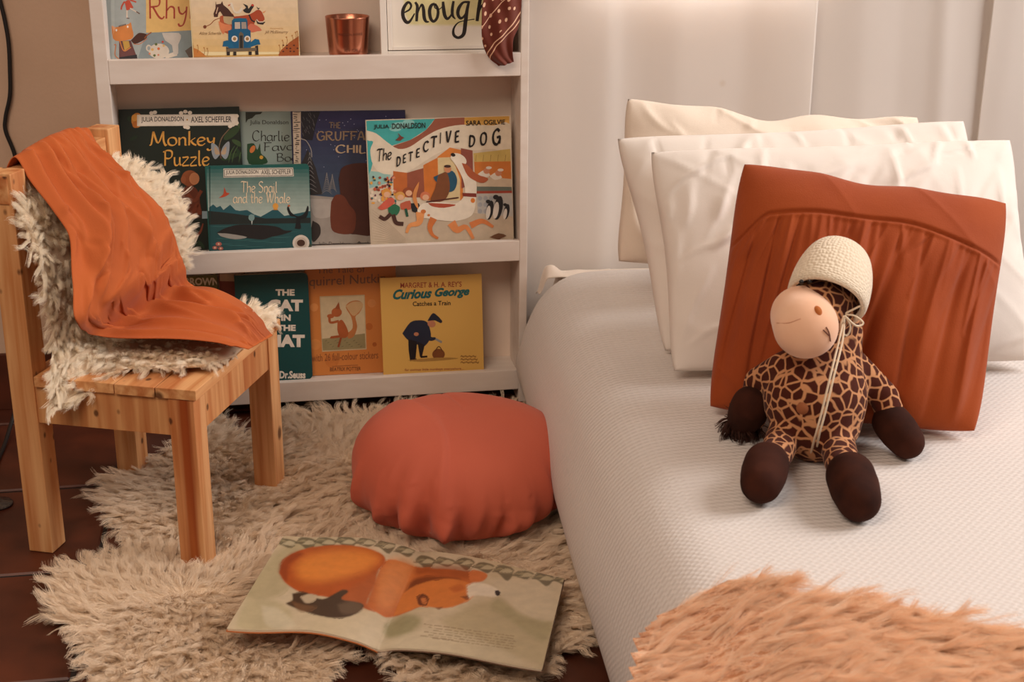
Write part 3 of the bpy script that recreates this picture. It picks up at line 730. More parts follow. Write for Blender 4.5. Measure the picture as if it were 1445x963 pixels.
# crowd
r_ = random.Random(12)
for _ in range(70):
    x, y = r_.uniform(65, 230), r_.uniform(480, 660); b.ell(x, y, r_.uniform(6, 13), r_.uniform(6, 12), rgb(*r_.choice([(210, 140, 104), (232, 214, 190), (150, 70, 50), (196, 90, 60), (60, 110, 104), (110, 60, 80), (226, 160, 70), (64, 46, 40)])))
for x, y, c in ((170, 590, (216, 150, 70)), (318, 580, (150, 78, 48)), (432, 610, (206, 120, 84)), (262, 610, (216, 160, 84))):
    b.ell(x, y, 34, 30, rgb(*c)); b.ell(x + 4, y + 10, 22, 20, rgb(226, 176, 140))
b.poly([(110, 690), (190, 620), (225, 640), (200, 680), (140, 705)], rgb(206, 96, 76), 3); b.poly([(180, 690), (225, 665), (262, 690), (240, 740), (190, 735)], rgb(46, 110, 78), 3)
b.line([(200, 730), (160, 765), (122, 748)], 26, rgb(74, 46, 38)); b.line([(215, 735), (235, 790), (285, 800)], 28, rgb(74, 46, 38))
b.poly([(265, 660), (330, 640), (335, 700), (270, 700)], rgb(190, 96, 70), 2); b.line([(300, 695), (312, 750)], 18, rgb(40, 86, 66)); b.poly([(335, 660), (390, 660), (400, 720), (345, 715)], rgb(40, 40, 42), 2)
# officer-like figure in blue
b.poly([(490, 480), (560, 450), (620, 440), (650, 500), (630, 570), (580, 580), (540, 540), (500, 505)], rgb(40, 84, 106), 3); b.ell(586, 428, 24, 24, rgb(206, 140, 100)); b.ell(584, 408, 24, 10, rgb(72, 48, 40)); b.poly([(520, 470), (580, 450), (600, 560), (560, 640), (470, 645), (500, 560)], rgb(126, 76, 46), 3)
# generic long running dog in cream with tan legs
b.poly([(380, 700), (420, 660), (540, 650), (640, 660), (700, 600), (690, 500), (640, 400), (604, 350), (630, 335), (690, 380), (740, 440), (780, 520), (776, 640), (750, 740), (640, 780), (500, 770), (420, 760), (385, 790)], rgb(234, 222, 202), 4)
b.ell(660, 360, 58, 36, rgb(236, 224, 204), .5); b.ell(622, 330, 16, 12, rgb(40, 32, 30), .4)
b.poly([(680, 385), (720, 400), (780, 460), (860, 490), (830, 520), (780, 510), (720, 470)], rgb(176, 92, 58), 3)
b.poly([(450, 656), (640, 668), (560, 690), (480, 680)], rgb(176, 80, 56), 3); b.line([(440, 650), (660, 620)], 9, rgb(84, 40, 34)); b.poly([(684, 588), (780, 592), (780, 618), (690, 612)], rgb(132, 56, 46)); b.ell(756, 640, 15, 17, rgb(222, 128, 50))
b.line([(400, 720, 60), (390, 790, 40), (330, 810, 26), (306, 860, 18)], 30, rgb(226, 152, 92)); b.line([(490, 760, 50), (465, 820, 34), (480, 870, 22), (520, 898, 16)], 30, rgb(206, 118, 62))
b.line([(610, 790, 60), (650, 840, 44), (710, 820, 30), (760, 900, 20)], 30, rgb(222, 140, 84)); b.line([(740, 810, 44), (820, 780, 32), (895, 820, 18)], 30, rgb(214, 128, 74))
b.line([(385, 700), (360, 610), (390, 515)], 26, rgb(214, 140, 80), taper=.9); b.ell(420, 715, 18, 14, rgb(206, 120, 60)); b.ell(456, 740, 10, 8, rgb(206, 120, 60))
for x, y, s_ in ((872, 705, 1.0), (928, 690, 1.25), (985, 715, .8)):
    b.ell(x, y, 24 * s_, 66 * s_, rgb(36, 34, 36), .18); b.ell(x - 12 * s_, y + 16, 15 * s_, 46 * s_, rgb(222, 214, 202), .15); b.ell(x - 12 * s_, y - 58 * s_, 16 * s_, 13 * s_, rgb(36, 34, 36))
b.poly([(870, 890), (930, 862), (985, 880), (940, 900), (960, 912)], rgb(110, 72, 48), 2)
b.poly([(232, 230), (258, 205), (246, 180), (272, 205), (290, 212), (262, 235)], rgb(120, 62, 50), 1)
b.text('JULIA', 84, 124, 188, 158, INK, bold=.02); b.text('DONALDSON', 208, 116, 434, 154, INK, bold=.02, tr=-6)
b.text('SARA', 710, 98, 812, 132, INK, bold=.02, tr=-3); b.text('OGILVIE', 830, 93, 974, 126, INK, bold=.02, tr=-3)
b.script('The', 104, 290, 206, 382, INK, w=1.2, contrast=.35, slant=.1, tr=-20)
for ch, cx_, cy_, hh, ww, dy in (('D', 252, 378, 72, 32, -9), ('E', 292, 360, 62, 24, -9), ('T', 334, 345, 66, 32, -9), ('E', 383, 322, 64, 28, -9), ('C', 438, 278, 78, 42, -10), ('T', 492, 245, 80, 46, -10), ('I', 536, 216, 76, 10, 0), ('V', 592, 210, 84, 42, -6), ('E', 648, 210, 84, 34, -6),
                                 ('D', 750, 238, 88, 46, -4), ('O', 828, 222, 96, 50, -4), ('G', 916, 212, 120, 62, -8)):
    b.script(ch, cx_ - ww / 2, cy_ - hh / 2, cx_ + ww / 2, cy_ + hh / 2, INK, w=1.9 if ww > 12 else 1.2, contrast=.4, slant=.06, tr=dy)
b.done()

# ---- bottom row
b = B([(537.5, 393), (679.5, 386.5), (683.5, 523), (542, 530.5)], .026, 0, 'square mustard-yellow picture book with teal title, rightmost on the bottom shelf',
      rgb(222, 176, 92), (420, 370, .1938), thick=.005, group='picture books on the bottom shelf')
b.text('MARGRET & H. A. REY\'S', 748, 150, 1194, 190, rgb(158, 62, 46), bold=.014, tr=-10)
b.text('Curious', 694, 200, 978, 275, rgb(18, 98, 100), bold=.045, shear=.35, tr=-12); b.text('George', 998, 190, 1252, 272, rgb(18, 98, 100), bold=.045, shear=.35, tr=-12)
b.text('Catches a Train', 838, 288, 1114, 322, INK, bold=.02, tr=-8)
b.text('for curious little monkeys everywhere...', 780, 776, 1208, 800, rgb(150, 70, 50), bold=.01, tr=-10)
# plain uniformed figure bending over a bag
b.poly([(762, 520), (820, 440), (880, 424), (935, 432), (958, 470), (970, 545), (925, 612), (870, 600), (800, 565)], rgb(36, 44, 62), 3)
b.poly([(805, 560), (870, 580), (860, 700), (818, 716), (808, 640)], rgb(30, 28, 32)); b.poly([(872, 580), (925, 606), (905, 690), (890, 690)], rgb(34, 32, 36)); b.line([(818, 716), (866, 708)], 14, INK); b.line([(895, 692), (944, 688)], 14, INK)
b.line([(940, 540, 40), (970, 560, 30), (1005, 556, 18)], 30, rgb(36, 44, 62)); b.ell(975, 450, 30, 26, rgb(196, 130, 96), .3); b.poly([(945, 430), (975, 380), (1000, 376), (1052, 428), (1040, 445), (1000, 425)], rgb(34, 40, 54), 2); b.line([(1004, 560), (1050, 585)], 16, rgb(150, 146, 140)); b.ell(864, 525, 18, 14, rgb(196, 130, 96))
b.ell(1026, 672, 46, 40, rgb(128, 76, 40)); b.line([(1000, 650), (1028, 615), (1056, 650)], 7, rgb(96, 56, 32))
b.poly([(800, 716), (1010, 696), (1172, 700), (1100, 712), (900, 726)], rgb(176, 134, 70), 2)
for k in range(3):
    b.text('~~~~', 1186, 678 + k * 22, 1300 + 10 * k, 696 + k * 22, rgb(160, 116, 60), bold=.01)
b.done()
b = B([(420, 366), (552, 362), (559, 526), (437, 533)], .050, 0, 'orange picture book with a framed squirrel picture, left of the mustard-yellow book',
      rgb(206, 128, 62), (420, 370, .1938), thick=.004, group='picture books on the bottom shelf')
for x, y, r0, c in ((520, 470, 26, (190, 108, 50)), (560, 600, 16, (176, 96, 44)), (130, 600, 40, (214, 140, 74)), (540, 300, 30, (214, 142, 80)), (250, 720, 50, (200, 120, 58)), (120, 330, 30, (220, 148, 84))): b.ell(x, y, r0, r0, rgb(*c))
b.text('The Tale of', 140, 38, 492, 84, rgb(132, 98, 72), bold=.0, tr=-10); b.text('Squirrel Nutkin', 40, 110, 640, 200, rgb(132, 98, 72), bold=.002, tr=-30)
b.poly([(160, 250), (488, 238), (502, 636), (178, 654)], rgb(196, 174, 136)); b.poly([(168, 258), (482, 246), (495, 628), (184, 645)], rgb(210, 190, 152)); b.poly([(176, 560), (490, 520), (495, 628), (184, 645)], rgb(150, 136, 96))
for k in range(16): b.line([(200 + k * 17, 575 + (k % 4) * 14), (214 + k * 17, 570 + (k % 4) * 14)], 4, rgb(112, 104, 72))
# plain red squirrel study
b.poly([(360, 520), (400, 480), (390, 400), (350, 330), (380, 290), (440, 280), (476, 310), (450, 370), (420, 400), (434, 470), (410, 540), (370, 556)], rgb(188, 118, 66), 3)
b.poly([(350, 320), (400, 290), (460, 290), (474, 320), (440, 370), (400, 390)], rgb(206, 168, 120), 3)
b.poly([(290, 440), (320, 420), (350, 460), (370, 520), (350, 552), (310, 545), (290, 500)], rgb(172, 90, 46), 3); b.ell(284, 366, 38, 34, rgb(180, 98, 52)); b.poly([(270, 340), (300, 290), (310, 345)], rgb(160, 84, 44)); b.ell(240, 394, 26, 16, rgb(180, 98, 52))
b.line([(300, 430), (240, 440), (230, 400)], 18, rgb(172, 92, 48)); b.line([(310, 540), (250, 548), (240, 545)], 18, rgb(166, 84, 42)); b.line([(316, 550), (296, 620)], 15, rgb(150, 72, 38))
b.text('with 26 full-colour stickers', 104, 672, 586, 726, rgb(140, 84, 50), bold=.0, tr=-24); b.text('BEATRIX POTTER', 236, 768, 460, 796, rgb(110, 66, 42), bold=.006, tr=-6)
b.line([(250, 760), (440, 750)], 5, rgb(160, 98, 56)); b.done()
b = B([(327, 388), (434, 386), (438, 537), (340, 545)], .030, 0, 'dark teal board book with block title letters, on the bottom shelf behind the chair seat',
      rgb(10, 70, 70), (240, 370, .187), cover_round=.012, thick=.016, group='picture books on the bottom shelf')
b.clip = None
b.text('THE', 796, 205, 940, 254, WHT, bold=.05); b.text('CAT', 738, 282, 1002, 372, WHT, bold=.06); b.text('IN', 838, 396, 910, 444, WHT, bold=.05); b.text('THE', 806, 474, 948, 520, WHT, bold=.05); b.text('HAT', 744, 548, 1016, 642, WHT, bold=.06)
b.text('Dr.Seuss', 826, 822, 1022, 880, WHT, bold=.04, tr=0)
b.done()
b = B([(222, 393), (316, 388), (317, 530), (226, 538)], .050, 0, 'olive-green picture book with cream capitals, leftmost on the bottom shelf behind the chair',
      rgb(104, 96, 50), (240, 370, .187), group='picture books on the bottom shelf')
b.text('BROWN', 108, 118, 368, 176, rgb(222, 206, 176), bold=.04); b.done()
b = B([(316, 386), (352, 384.5), (354, 530), (318, 532)], .064, 0, 'tan and brick-red picture book showing as a narrow strip on the bottom shelf',
      rgb(140, 64, 52), (240, 370, .187), group='picture books on the bottom shelf')
b.rect(330, 60, 600, 146, rgb(210, 176, 146)); b.done()

# ---- top row
b = B([(146, 1), (280, 0), (284, 79), (152, 85)], .050, 2, 'blue-grey picture book with a ginger cat fiddler, leftmost on the top shelf',
      rgb(150, 158, 156), (140, 0, .0969), height=.275, hard=True, thick=.012, group='picture books on the top shelf')
b.clip = ((.0008, .0008), (.2, .274))
b.rect(165, -200, 700, 900, rgb(160, 168, 166)); b.poly([(680, -200), (1500, -200), (1500, 435), (860, 470), (684, 478)], rgb(222, 182, 112)); b.poly([(684, 478), (860, 470), (1500, 430), (1500, 900), (560, 900)], rgb(134, 146, 148))
b.poly([(165, -200), (220, -200), (230, 900), (195, 900)], rgb(172, 180, 176))
b.script('Rhym', 700, -60, 1520, 392, rgb(164, 62, 44), w=.85, contrast=.35)
b.poly([(180, 380), (230, 400), (430, 350), (460, 322), (480, 420), (500, 500), (470, 570), (290, 600), (200, 560)], rgb(206, 128, 64), 2); b.poly([(182, 370), (210, 460), (190, 540), (240, 400)], rgb(222, 160, 116), 1)
for k in range(5): b.line([(290 + k * 22, 395 - k * 6), (296 + k * 22, 370 - k * 6)], 12, rgb(86, 50, 32))
b.ell(250, 440, 13, 18, rgb(232, 224, 210)); b.ell(415, 390, 13, 18, rgb(232, 224, 210))
b.poly([(290, 600), (460, 590), (560, 860), (290, 865)], rgb(104, 64, 62), 1); b.poly([(340, 600), (430, 595), (450, 680), (370, 740)], rgb(190, 150, 70), 1); b.poly([(290, 835), (548, 795), (556, 850), (290, 868)], rgb(44, 42, 46))
b.line([(300, 600), (360, 740), (460, 690)], 14, rgb(206, 128, 64)); b.line([(290, 865), (230, 800), (240, 690), (240, 650), (215, 655)], 13, rgb(200, 118, 62))
b.poly([(460, 590), (560, 490), (620, 480), (690, 500), (690, 550), (640, 590), (520, 640)], rgb(72, 38, 26), 3); b.line([(660, 560), (690, 520), (760, 470)], 16, rgb(150, 80, 40)); b.line([(500, 640), (590, 640), (700, 560)], 9, rgb(196, 110, 56))
b.poly([(370, 30), (410, 0), (440, 0), (500, 110), (400, 160)], rgb(186, 72, 48), 1); b.line([(370, 20), (330, 90), (320, 140)], 22, rgb(186, 72, 48)); b.line([(450, 0), (540, 30)], 22, rgb(186, 72, 48)); b.line([(405, 150), (405, 260)], 22, rgb(212, 196, 180)); b.line([(450, 120), (580, 195)], 18, rgb(212, 196, 180)); b.line([(400, 265), (440, 268)], 12, rgb(90, 54, 40)); b.line([(540, 170), (590, 200)], 14, rgb(90, 54, 40))
b.ell(870, 745, 150, 110, rgb(212, 200, 184)); b.ell(720, 700, 40, 50, rgb(206, 194, 178)); b.ell(722, 702, 22, 30, rgb(150, 158, 158)); b.line([(960, 830), (1060, 800), (1130, 780)], 60, rgb(212, 200, 184))
b.poly([(915, 480), (1160, 480), (1190, 560), (1150, 650), (1150, 780), (1080, 790), (1060, 660), (960, 590)], rgb(196, 188, 178), 2)
for x, y, r0, c in ((775, 722, 20, (214, 170, 100)), (865, 710, 20, (206, 104, 56)), (940, 665, 18, (214, 176, 110)), (828, 645, 20, (96, 108, 60)), (805, 808, 19, (96, 108, 60)), (862, 800, 14, (206, 130, 100)), (735, 782, 16, (206, 130, 100)), (925, 610, 16, (190, 60, 50))): b.ell(x, y, r0, r0, rgb(*c))
b.poly([(1250, 740), (1330, 680), (1500, 640), (1500, 850), (1310, 840)], rgb(96, 84, 76), 1)
b.done()
b = B([(267, 1), (420, 0), (422, 79), (273, 82)], .036, 2, 'pale yellow picture book with farm animals on a blue truck, on the top shelf',
      rgb(232, 214, 166), (265, 0, .1142), height=.262, thick=.005, group='picture books on the top shelf')
bands(b, 20, -300, 1390, 640, (.80, .66, .50), (.70, .47, .20), 12)
b.poly([(60, 690), (1372, 676), (1376, 720), (60, 722)], rgb(150, 104, 58)); b.poly([(60, 680), (300, 686), (1000, 672), (1372, 668), (1372, 700), (60, 704)], rgb(196, 156, 90))
b.poly([(58, 590), (120, 610), (190, 660), (230, 698), (62, 704)], rgb(196, 124, 58), 1); b.poly([(1120, 680), (1150, 620), (1260, 520), (1372, 445), (1374, 694), (1130, 696)], rgb(160, 82, 36), 1)
for k in range(9): b.ell(1180 + (k % 5) * 44, 560 + (k * 37) % 110, 13, 10, rgb(84, 40, 24))
for x, y in ((60, 540), (120, 560), (200, 590), (240, 600), (1130, 560), (1170, 500), (1220, 460), (1290, 440), (1330, 400), (1350, 390)): b.line([(x, y), (x + 10, y + 40), (x, y + 90)], 5, rgb(150, 96, 44)); b.ell(x, y, 9, 9, rgb(176, 120, 60))
b.poly([(400, 200), (560, 170), (580, 320), (500, 420), (400, 340)], rgb(176, 84, 48), 2); b.poly([(440, 180), (570, 200), (560, 300), (450, 280)], rgb(186, 160, 120), 2)
b.poly([(345, 15), (355, 55), (410, 45), (425, 15), (440, 60), (500, 110), (580, 210), (440, 200), (400, 140), (380, 160), (370, 210), (325, 210), (318, 170), (345, 100)], rgb(72, 36, 26), 1); b.line([(372, 90), (350, 170)], 11, rgb(214, 180, 150)); b.line([(400, 222), (330, 250), (280, 300), (215, 330)], 9, rgb(150, 86, 50)); b.ell(212, 332, 20, 22, rgb(120, 60, 34))
b.poly([(560, 60), (580, 130), (620, 140), (660, 95), (680, 110), (640, 165), (580, 160), (555, 120), (520, 50), (545, 30)], rgb(222, 210, 190), 2); b.poly([(498, 60), (535, 50), (505, 78)], rgb(186, 70, 46))
b.poly([(680, 45), (740, 70), (750, 110), (790, 60), (820, 70), (790, 120), (760, 165), (700, 150), (685, 120), (720, 95)], rgb(34, 30, 30), 2); b.ell(800, 64, 16, 14, rgb(190, 60, 44)); b.poly([(845, 78), (870, 100), (892, 98), (872, 120)], rgb(34, 30, 30))
b.poly([(570, 205), (760, 180), (850, 125), (900, 130), (930, 180), (950, 240), (900, 275), (840, 240), (820, 300), (740, 330), (580, 240)], rgb(168, 70, 38), 2); b.poly([(920, 150), (970, 130), (940, 165)], rgb(222, 150, 100)); b.line([(755, 180), (790, 250), (830, 270)], 18, rgb(40, 30, 28)); b.poly([(840, 240), (900, 275), (960, 270), (930, 305), (860, 295)], rgb(44, 34, 32), 1); b.line([(850, 240), (880, 270), (935, 270)], 12, rgb(222, 200, 178))
b.poly([(740, 330), (780, 290), (860, 320), (915, 375), (860, 385), (800, 400), (750, 380)], rgb(206, 112, 84), 2); b.poly([(380, 260), (460, 300), (530, 310), (530, 370), (460, 390), (440, 425), (400, 360)], rgb(214, 128, 84), 2)
b.poly([(545, 255), (570, 230), (720, 225), (738, 255), (740, 360), (545, 362)], rgb(14, 82, 116), 0); b.poly([(565, 230), (640, 222), (725, 230), (735, 262), (552, 264)], rgb(16, 98, 132), 1); b.poly([(580, 275), (645, 273), (648, 355), (582, 357)], rgb(196, 178, 164)); b.poly([(662, 273), (720, 272), (728, 355), (664, 356)], rgb(160, 146, 136))
b.poly([(500, 380), (560, 358), (740, 356), (776, 380), (780, 600), (500, 605)], rgb(12, 88, 128), 0)
b.poly([(430, 575), (440, 510), (490, 498), (540, 520), (580, 600), (470, 575)], rgb(14, 96, 136), 1); b.poly([(898, 550), (880, 490), (830, 480), (780, 520), (730, 600), (860, 552)], rgb(14, 96, 136), 1)
b.poly([(632, 420), (655, 390), (688, 420), (690, 605), (632, 608)], rgb(104, 92, 74)); b.poly([(642, 440), (678, 438), (680, 600), (642, 602)], rgb(40, 38, 36))
for x in (578, 736): b.ell(x, 480, 38, 38, rgb(226, 216, 202)); b.ell(x, 480, 20, 22, rgb(160, 120, 70))
b.poly([(475, 580), (520, 600), (520, 684), (482, 686)], rgb(40, 32, 30)); b.poly([(832, 570), (868, 560), (874, 678), (834, 680)], rgb(40, 32, 30)); b.rect(562, 640, 600, 686, rgb(40, 32, 30)); b.rect(752, 636, 790, 680, rgb(40, 32, 30)); b.poly([(482, 600), (850, 590), (850, 628), (486, 640)], rgb(112, 96, 76), 0)
b.text('Alice Schertle', 140, 392, 412, 430, rgb(126, 92, 56), bold=-.004, shear=.3); b.text('Illustrated by', 1018, 344, 1180, 362, rgb(186, 130, 60)); b.text('Jill McElmurry', 950, 378, 1240, 424, rgb(126, 92, 56), bold=-.004, shear=.3)
b.done()

# ---- copper tumbler
cx, cy, cz = .4965, .062, .759
tum = thing('copper_tumbler', (cx, cy, cz), 'shiny copper candle tumbler standing on the top shelf beside the framed print', 'candle')
prof = [(0, .0), (.036, .0), (.039, .003), (.0395, .006), (.0415, .03), (.0445, .076), (.0450, .078), (.0445, .079), (.0432, .078), (.0405, .035), (.038, .012), (0, .010)]
cm, cnt, cb = mat_base('brushed_copper', rgb(206, 136, 108), .26, metal=1.0)
V = []; F = []; S = 48
for r0, z0 in prof:
    for j in range(S): V.append((r0 * math.cos(2 * math.pi * j / S), r0 * math.sin(2 * math.pi * j / S), z0))
for i in range(len(prof) - 1):
    for j in range(S): F.append((i * S + j, i * S + (j + 1) % S, (i + 1) * S + (j + 1) % S, (i + 1) * S + j))
new_obj('cup', mesh('cup', V, F, True), tum, cm)
V = [(.0390 * math.cos(2 * math.pi * j / S), .0390 * math.sin(2 * math.pi * j / S), .03) for j in range(S)]
new_obj('candle_wax', mesh('candle_wax', V, [tuple(range(S))]), tum, plain('candle_wax', rgb(170, 96, 64), .4))
def wrap_text(body, z0, h, width, parent, R0, slope, mat, name):
    Vt, Ft = text_polys(body, -.005); out = []
    for u, v in Vt:
        z = z0 + v * h; R = R0 + slope * z; a = -math.pi / 2 + math.radians(6) + (u - .5) * width / R
        out.append((R * math.cos(a), R * math.sin(a), z))
    return new_obj(name, mesh(name, out, Ft), parent, mat)
tin = plain('engraved_dark', rgb(86, 40, 24), .4)
wrap_text('MADISON AVENUE', .044, .0058, .052, tum, .0398, .0632, tin, 'lettering'); wrap_text('NEW YORK', .012, .006, .030, tum, .0406, .0632, tin, 'lettering')

# ---- framed print
FB = np.array([.5605, .040, .759]); fw, fh = .270, .30
ln = math.radians(7); ex = np.array([1, 0, .0]); n0 = np.array([0, -math.cos(ln), math.sin(ln)]); ey = np.cross(n0, ex)
fbase = FB + ex * fw / 2
fr = thing('framed_print', tuple(fbase), 'white double-moulded picture frame with black brush lettering leaning at the right of the top shelf', 'picture frame')
def fbox(nm, x0, x1, y0, y1, z0, z1, mat, bev=.001):
    bm = box_bm((x0, y0, z0), (x1, y1, z1), bev, 1)
    for v in bm.verts:
        p = FB + ex * v.co.x + ey * v.co.y + n0 * v.co.z - fbase; v.co = Vector(p)
    me = bpy.data.meshes.new(nm); bm.to_mesh(me); bm.free(); return new_obj(nm, me, fr, mat)
FRM = plain('white_frame_lacquer', rgb(232, 222, 210), .35)
W1 = .0135
fbox('frame_side', 0, W1, 0, fh, 0, .016, FRM); fbox('frame_side', fw - W1, fw, 0, fh, 0, .016, FRM); fbox('frame_side', W1, fw - W1, 0, .010, 0, .016, FRM); fbox('frame_side', W1, fw - W1, fh - W1, fh, 0, .016, FRM)
W2 = .024
fbox('inner_moulding', W1 + .0015, W2, .0115, fh - W1, 0, .0115, FRM); fbox('inner_moulding', fw - W2, fw - W1 - .0015, .0115, fh - W1, 0, .0115, FRM); fbox('inner_moulding', W2, fw - W2, .0115, .019, 0, .0115, FRM); fbox('inner_moulding', W2, fw - W2, fh - W2, fh - W1, 0, .0115, FRM)
sheet = fbox('print_sheet', W2 - .003, fw - W2 + .003, .016, fh - W2 + .003, .0, .004, M['print_paper'], 0); fbox('backing_board', .003, fw - .003, .003, fh - .003, -.003, .0, plain('backing', rgb(140, 110, 80), .8), 0)
pr = Printer(FB + n0 * .004, ex, ey, (530, 0, .1453)); pr.clip = ((W2, .02), (fw - W2, fh - W2))
for k in range(5):
    f = k / 4.0; c = (lin(230 - 12 * f), lin(220 - 14 * f), lin(204 - 52 * f), 1)
    pr.poly([(318 + 22 * f, 256 - 26 * f), (262 + 26 * f, 110), (262 + 22 * f, -300), (1400, -300), (1400, 262 - 26 * f)], c, 0)
BL_ = rgb(38, 30, 27)
def br(pts): pr.line([(x, y, w) for x, y, w in pts], 20, BL_, contrast=0, part='title_lettering')
br([(280, 122, 14), (330, 92, 18), (345, 50, 22), (318, 22, 24), (285, 55, 30), (265, 110, 34), (270, 170, 34), (300, 215, 34), (335, 205, 24), (380, 130, 12)])
br([(385, 20, 22), (405, 60, 30), (402, 130, 30), (398, 208, 26)]); br([(398, 170, 10), (425, 85, 14), (450, 45, 22), (465, 90, 32), (472, 170, 34), (490, 208, 26), (520, 212, 8)])
br([(575, 34, 20), (540, 55, 30), (524, 110, 34), (535, 180, 32), (565, 208, 26), (598, 170, 28), (606, 100, 28), (580, 40, 20), (575, 75, 12), (620, 88, 10), (650, 60, 8)])
br([(655, 15, 24), (660, 80, 34), (672, 150, 34), (700, 182, 26), (740, 130, 16), (757, 15, 18)]); br([(757, 10, 24), (745, 90, 30), (748, 150, 26), (775, 186, 10)])
br([(900, 20, 22), (850, 25, 22), (808, 80, 34), (800, 140, 32), (828, 178, 26), (870, 140, 18), (900, 40, 20)]); br([(908, 10, 22), (888, 100, 32), (872, 220, 38), (855, 330, 36), (805, 366, 26), (760, 340, 28), (758, 280, 20), (800, 222, 12), (870, 200, 8), (960, 186, 10)])
br([(1040, -120, 30), (1015, 0, 34), (998, 110, 34), (985, 206, 30)]); br([(990, 150, 10), (1030, 60, 20), (1060, 60, 30), (1060, 200, 28)])
pr.build(sheet, fbase)

# ---- spotted scarf draped over the frame and rail
def scarf():
    # rows of (left px, right px, Y) from the frame's top corner down over the rail front
    rows = [((742, -60), (768, -60), .012), ((700, -30), (756, -34), -.004), ((682, 0), (738, -6), -.012), ((679, 30), (736, 12), -.016), ((680, 52), (732, 38), -.018), ((684, 70), (724, 55), -.020), ((692, 84), (723, 74), -.020), ((704, 93), (725, 87), -.016)]
    nu, nv = 60, 90
    L = np.array([at(*r[0], Y=r[2]) for r in rows]); R = np.array([at(*r[1], Y=r[2] + .004) for r in rows])
    L = crom(L, nv); R = crom(R, nv)
    t = np.linspace(0, 1, nu)[:, None, None]
    P = L[None] * (1 - t) + R[None] * t
    s = np.linspace(0, 1, nv)[None]; tt = t[..., 0]
    P[..., 1] -= .007 * np.sin(tt * 3.14) + .004 * np.sin(tt * 9 + s * 5) * (1 - .3 * s) + .0025 * np.sin(tt * 17 - s * 11)
    uv = np.stack([np.broadcast_to(tt * .07, (nu, nv)), np.broadcast_to(s * .15, (nu, nv))], -1)
    me = grid_mesh('scarf', P, uv=uv)
    mt, nt, b_ = mat_base('brown_spotted_cotton', rgb(92, 42, 30), .85, sheen=.2, spec=.2)
    Lk = nt.links; uvn = N(nt, 'ShaderNodeUVMap'); uvn.uv_map = 'uv'
    vo = N(nt, 'ShaderNodeTexVoronoi'); vo.voronoi_dimensions = '2D'; vo.inputs['Scale'].default_value = 72; vo.inputs['Randomness'].default_value = .5
    Lk.new(uvn.outputs[0], vo.inputs['Vector'])
    dots = N(nt, 'ShaderNodeMath', operation='LESS_THAN'); dots.inputs[1].default_value = .17; Lk.new(vo.outputs['Distance'], dots.inputs[0])
    sp = N(nt, 'ShaderNodeSeparateXYZ'); Lk.new(uvn.outputs[0], sp.inputs[0])
    ad = N(nt, 'ShaderNodeMath', operation='MULTIPLY_ADD'); Lk.new(sp.outputs[0], ad.inputs[0]); ad.inputs[1].default_value = .70; Lk.new(sp.outputs[1], ad.inputs[2])
    def band(c, w):
        s1 = N(nt, 'ShaderNodeMath', operation='SUBTRACT'); Lk.new(ad.outputs[0], s1.inputs[0]); s1.inputs[1].default_value = c
        s2 = N(nt, 'ShaderNodeMath', operation='ABSOLUTE'); Lk.new(s1.outputs[0], s2.inputs[0])
        s3 = N(nt, 'ShaderNodeMath', operation='LESS_THAN'); Lk.new(s2.outputs[0], s3.inputs[0]); s3.inputs[1].default_value = w; return s3
    g = N(nt, 'ShaderNodeMath', operation='LESS_THAN'); Lk.new(ad.outputs[0], g.inputs[0]); g.inputs[1].default_value = .108
    dm = N(nt, 'ShaderNodeMath', operation='MULTIPLY'); Lk.new(dots.outputs[0], dm.inputs[0]); Lk.new(g.outputs[0], dm.inputs[1])
    last = dm
    for c_, w_ in ((.118, .0013), (.127, .0013), (.072, .0008)):
        mx = N(nt, 'ShaderNodeMath', operation='MAXIMUM'); Lk.new(last.outputs[0], mx.inputs[0]); Lk.new(band(c_, w_).outputs[0], mx.inputs[1]); last = mx
    cmix = N(nt, 'ShaderNodeMix', data_type='RGBA'); Lk.new(last.outputs[0], cmix.inputs[0]); cmix.inputs[6].default_value = rgb(104, 46, 32); cmix.inputs[7].default_value = rgb(222, 178, 146)
    Lk.new(cmix.outputs[2], b_.inputs['Base Color'])
    o = new_obj('scarf', me, None, mt); sm = o.modifiers.new('thickness', 'SOLIDIFY'); sm.thickness = .0012
    tag(o, 'brown cotton scarf with pale dots and stripes, hanging over the frame corner', 'scarf')
scarf()

# ============================================================ CHILD'S PINE CHAIR
CA = math.radians(-21.8)
CU_ = np.array([math.cos(CA), math.sin(CA), 0]); CV_ = np.array([-math.sin(CA), math.cos(CA), 0])
CD, CWD = .33, .375
CO = np.array([.186, -.680, 0]) - CD * CU_
def c2w(P): P = np.asarray(P, float); return CO + P[..., :1] * CU_ + P[..., 1:2] * CV_ + P[..., 2:3] * np.array([0, 0, 1.0])
def w2c(p): p = np.asarray(p) - CO; return np.stack([p @ CU_, p @ CV_, p[..., 2]], -1)
def lp(px_, py_, **k):
    """pixel ray against a plane given in chair coordinates (x, y or z)"""
    kk, v = list(k.items())[0]; d = ray(px_, py_); n = {'x': CU_, 'y': CV_, 'z': np.array([0, 0, 1.0])}[kk]
    t = ((CO + n * v - CAM) @ n) / (d @ n); return w2c(CAM + d * t)
chair = thing('childs_chair', tuple(CO), 'low child\'s chair of knotty unpainted pine draped with a sheepskin and an orange cloth', 'chair', rotz=CA)
L_ = .045
M['wood_leg'] = wood('pine_upright_dark_heart', 2, (228, 176, 124), (200, 136, 82), streak=.311)
box('leg', (CD - L_, 0, 0), (CD, L_, .312), M['wood_leg'], chair, .002)
box('leg', (CD - L_, CWD - L_, 0), (CD, CWD, .312), M['wood_z'], chair, .002)
box('back_post', (0, 0, 0), (L_, L_, .672), M['wood_z'], chair, .002)
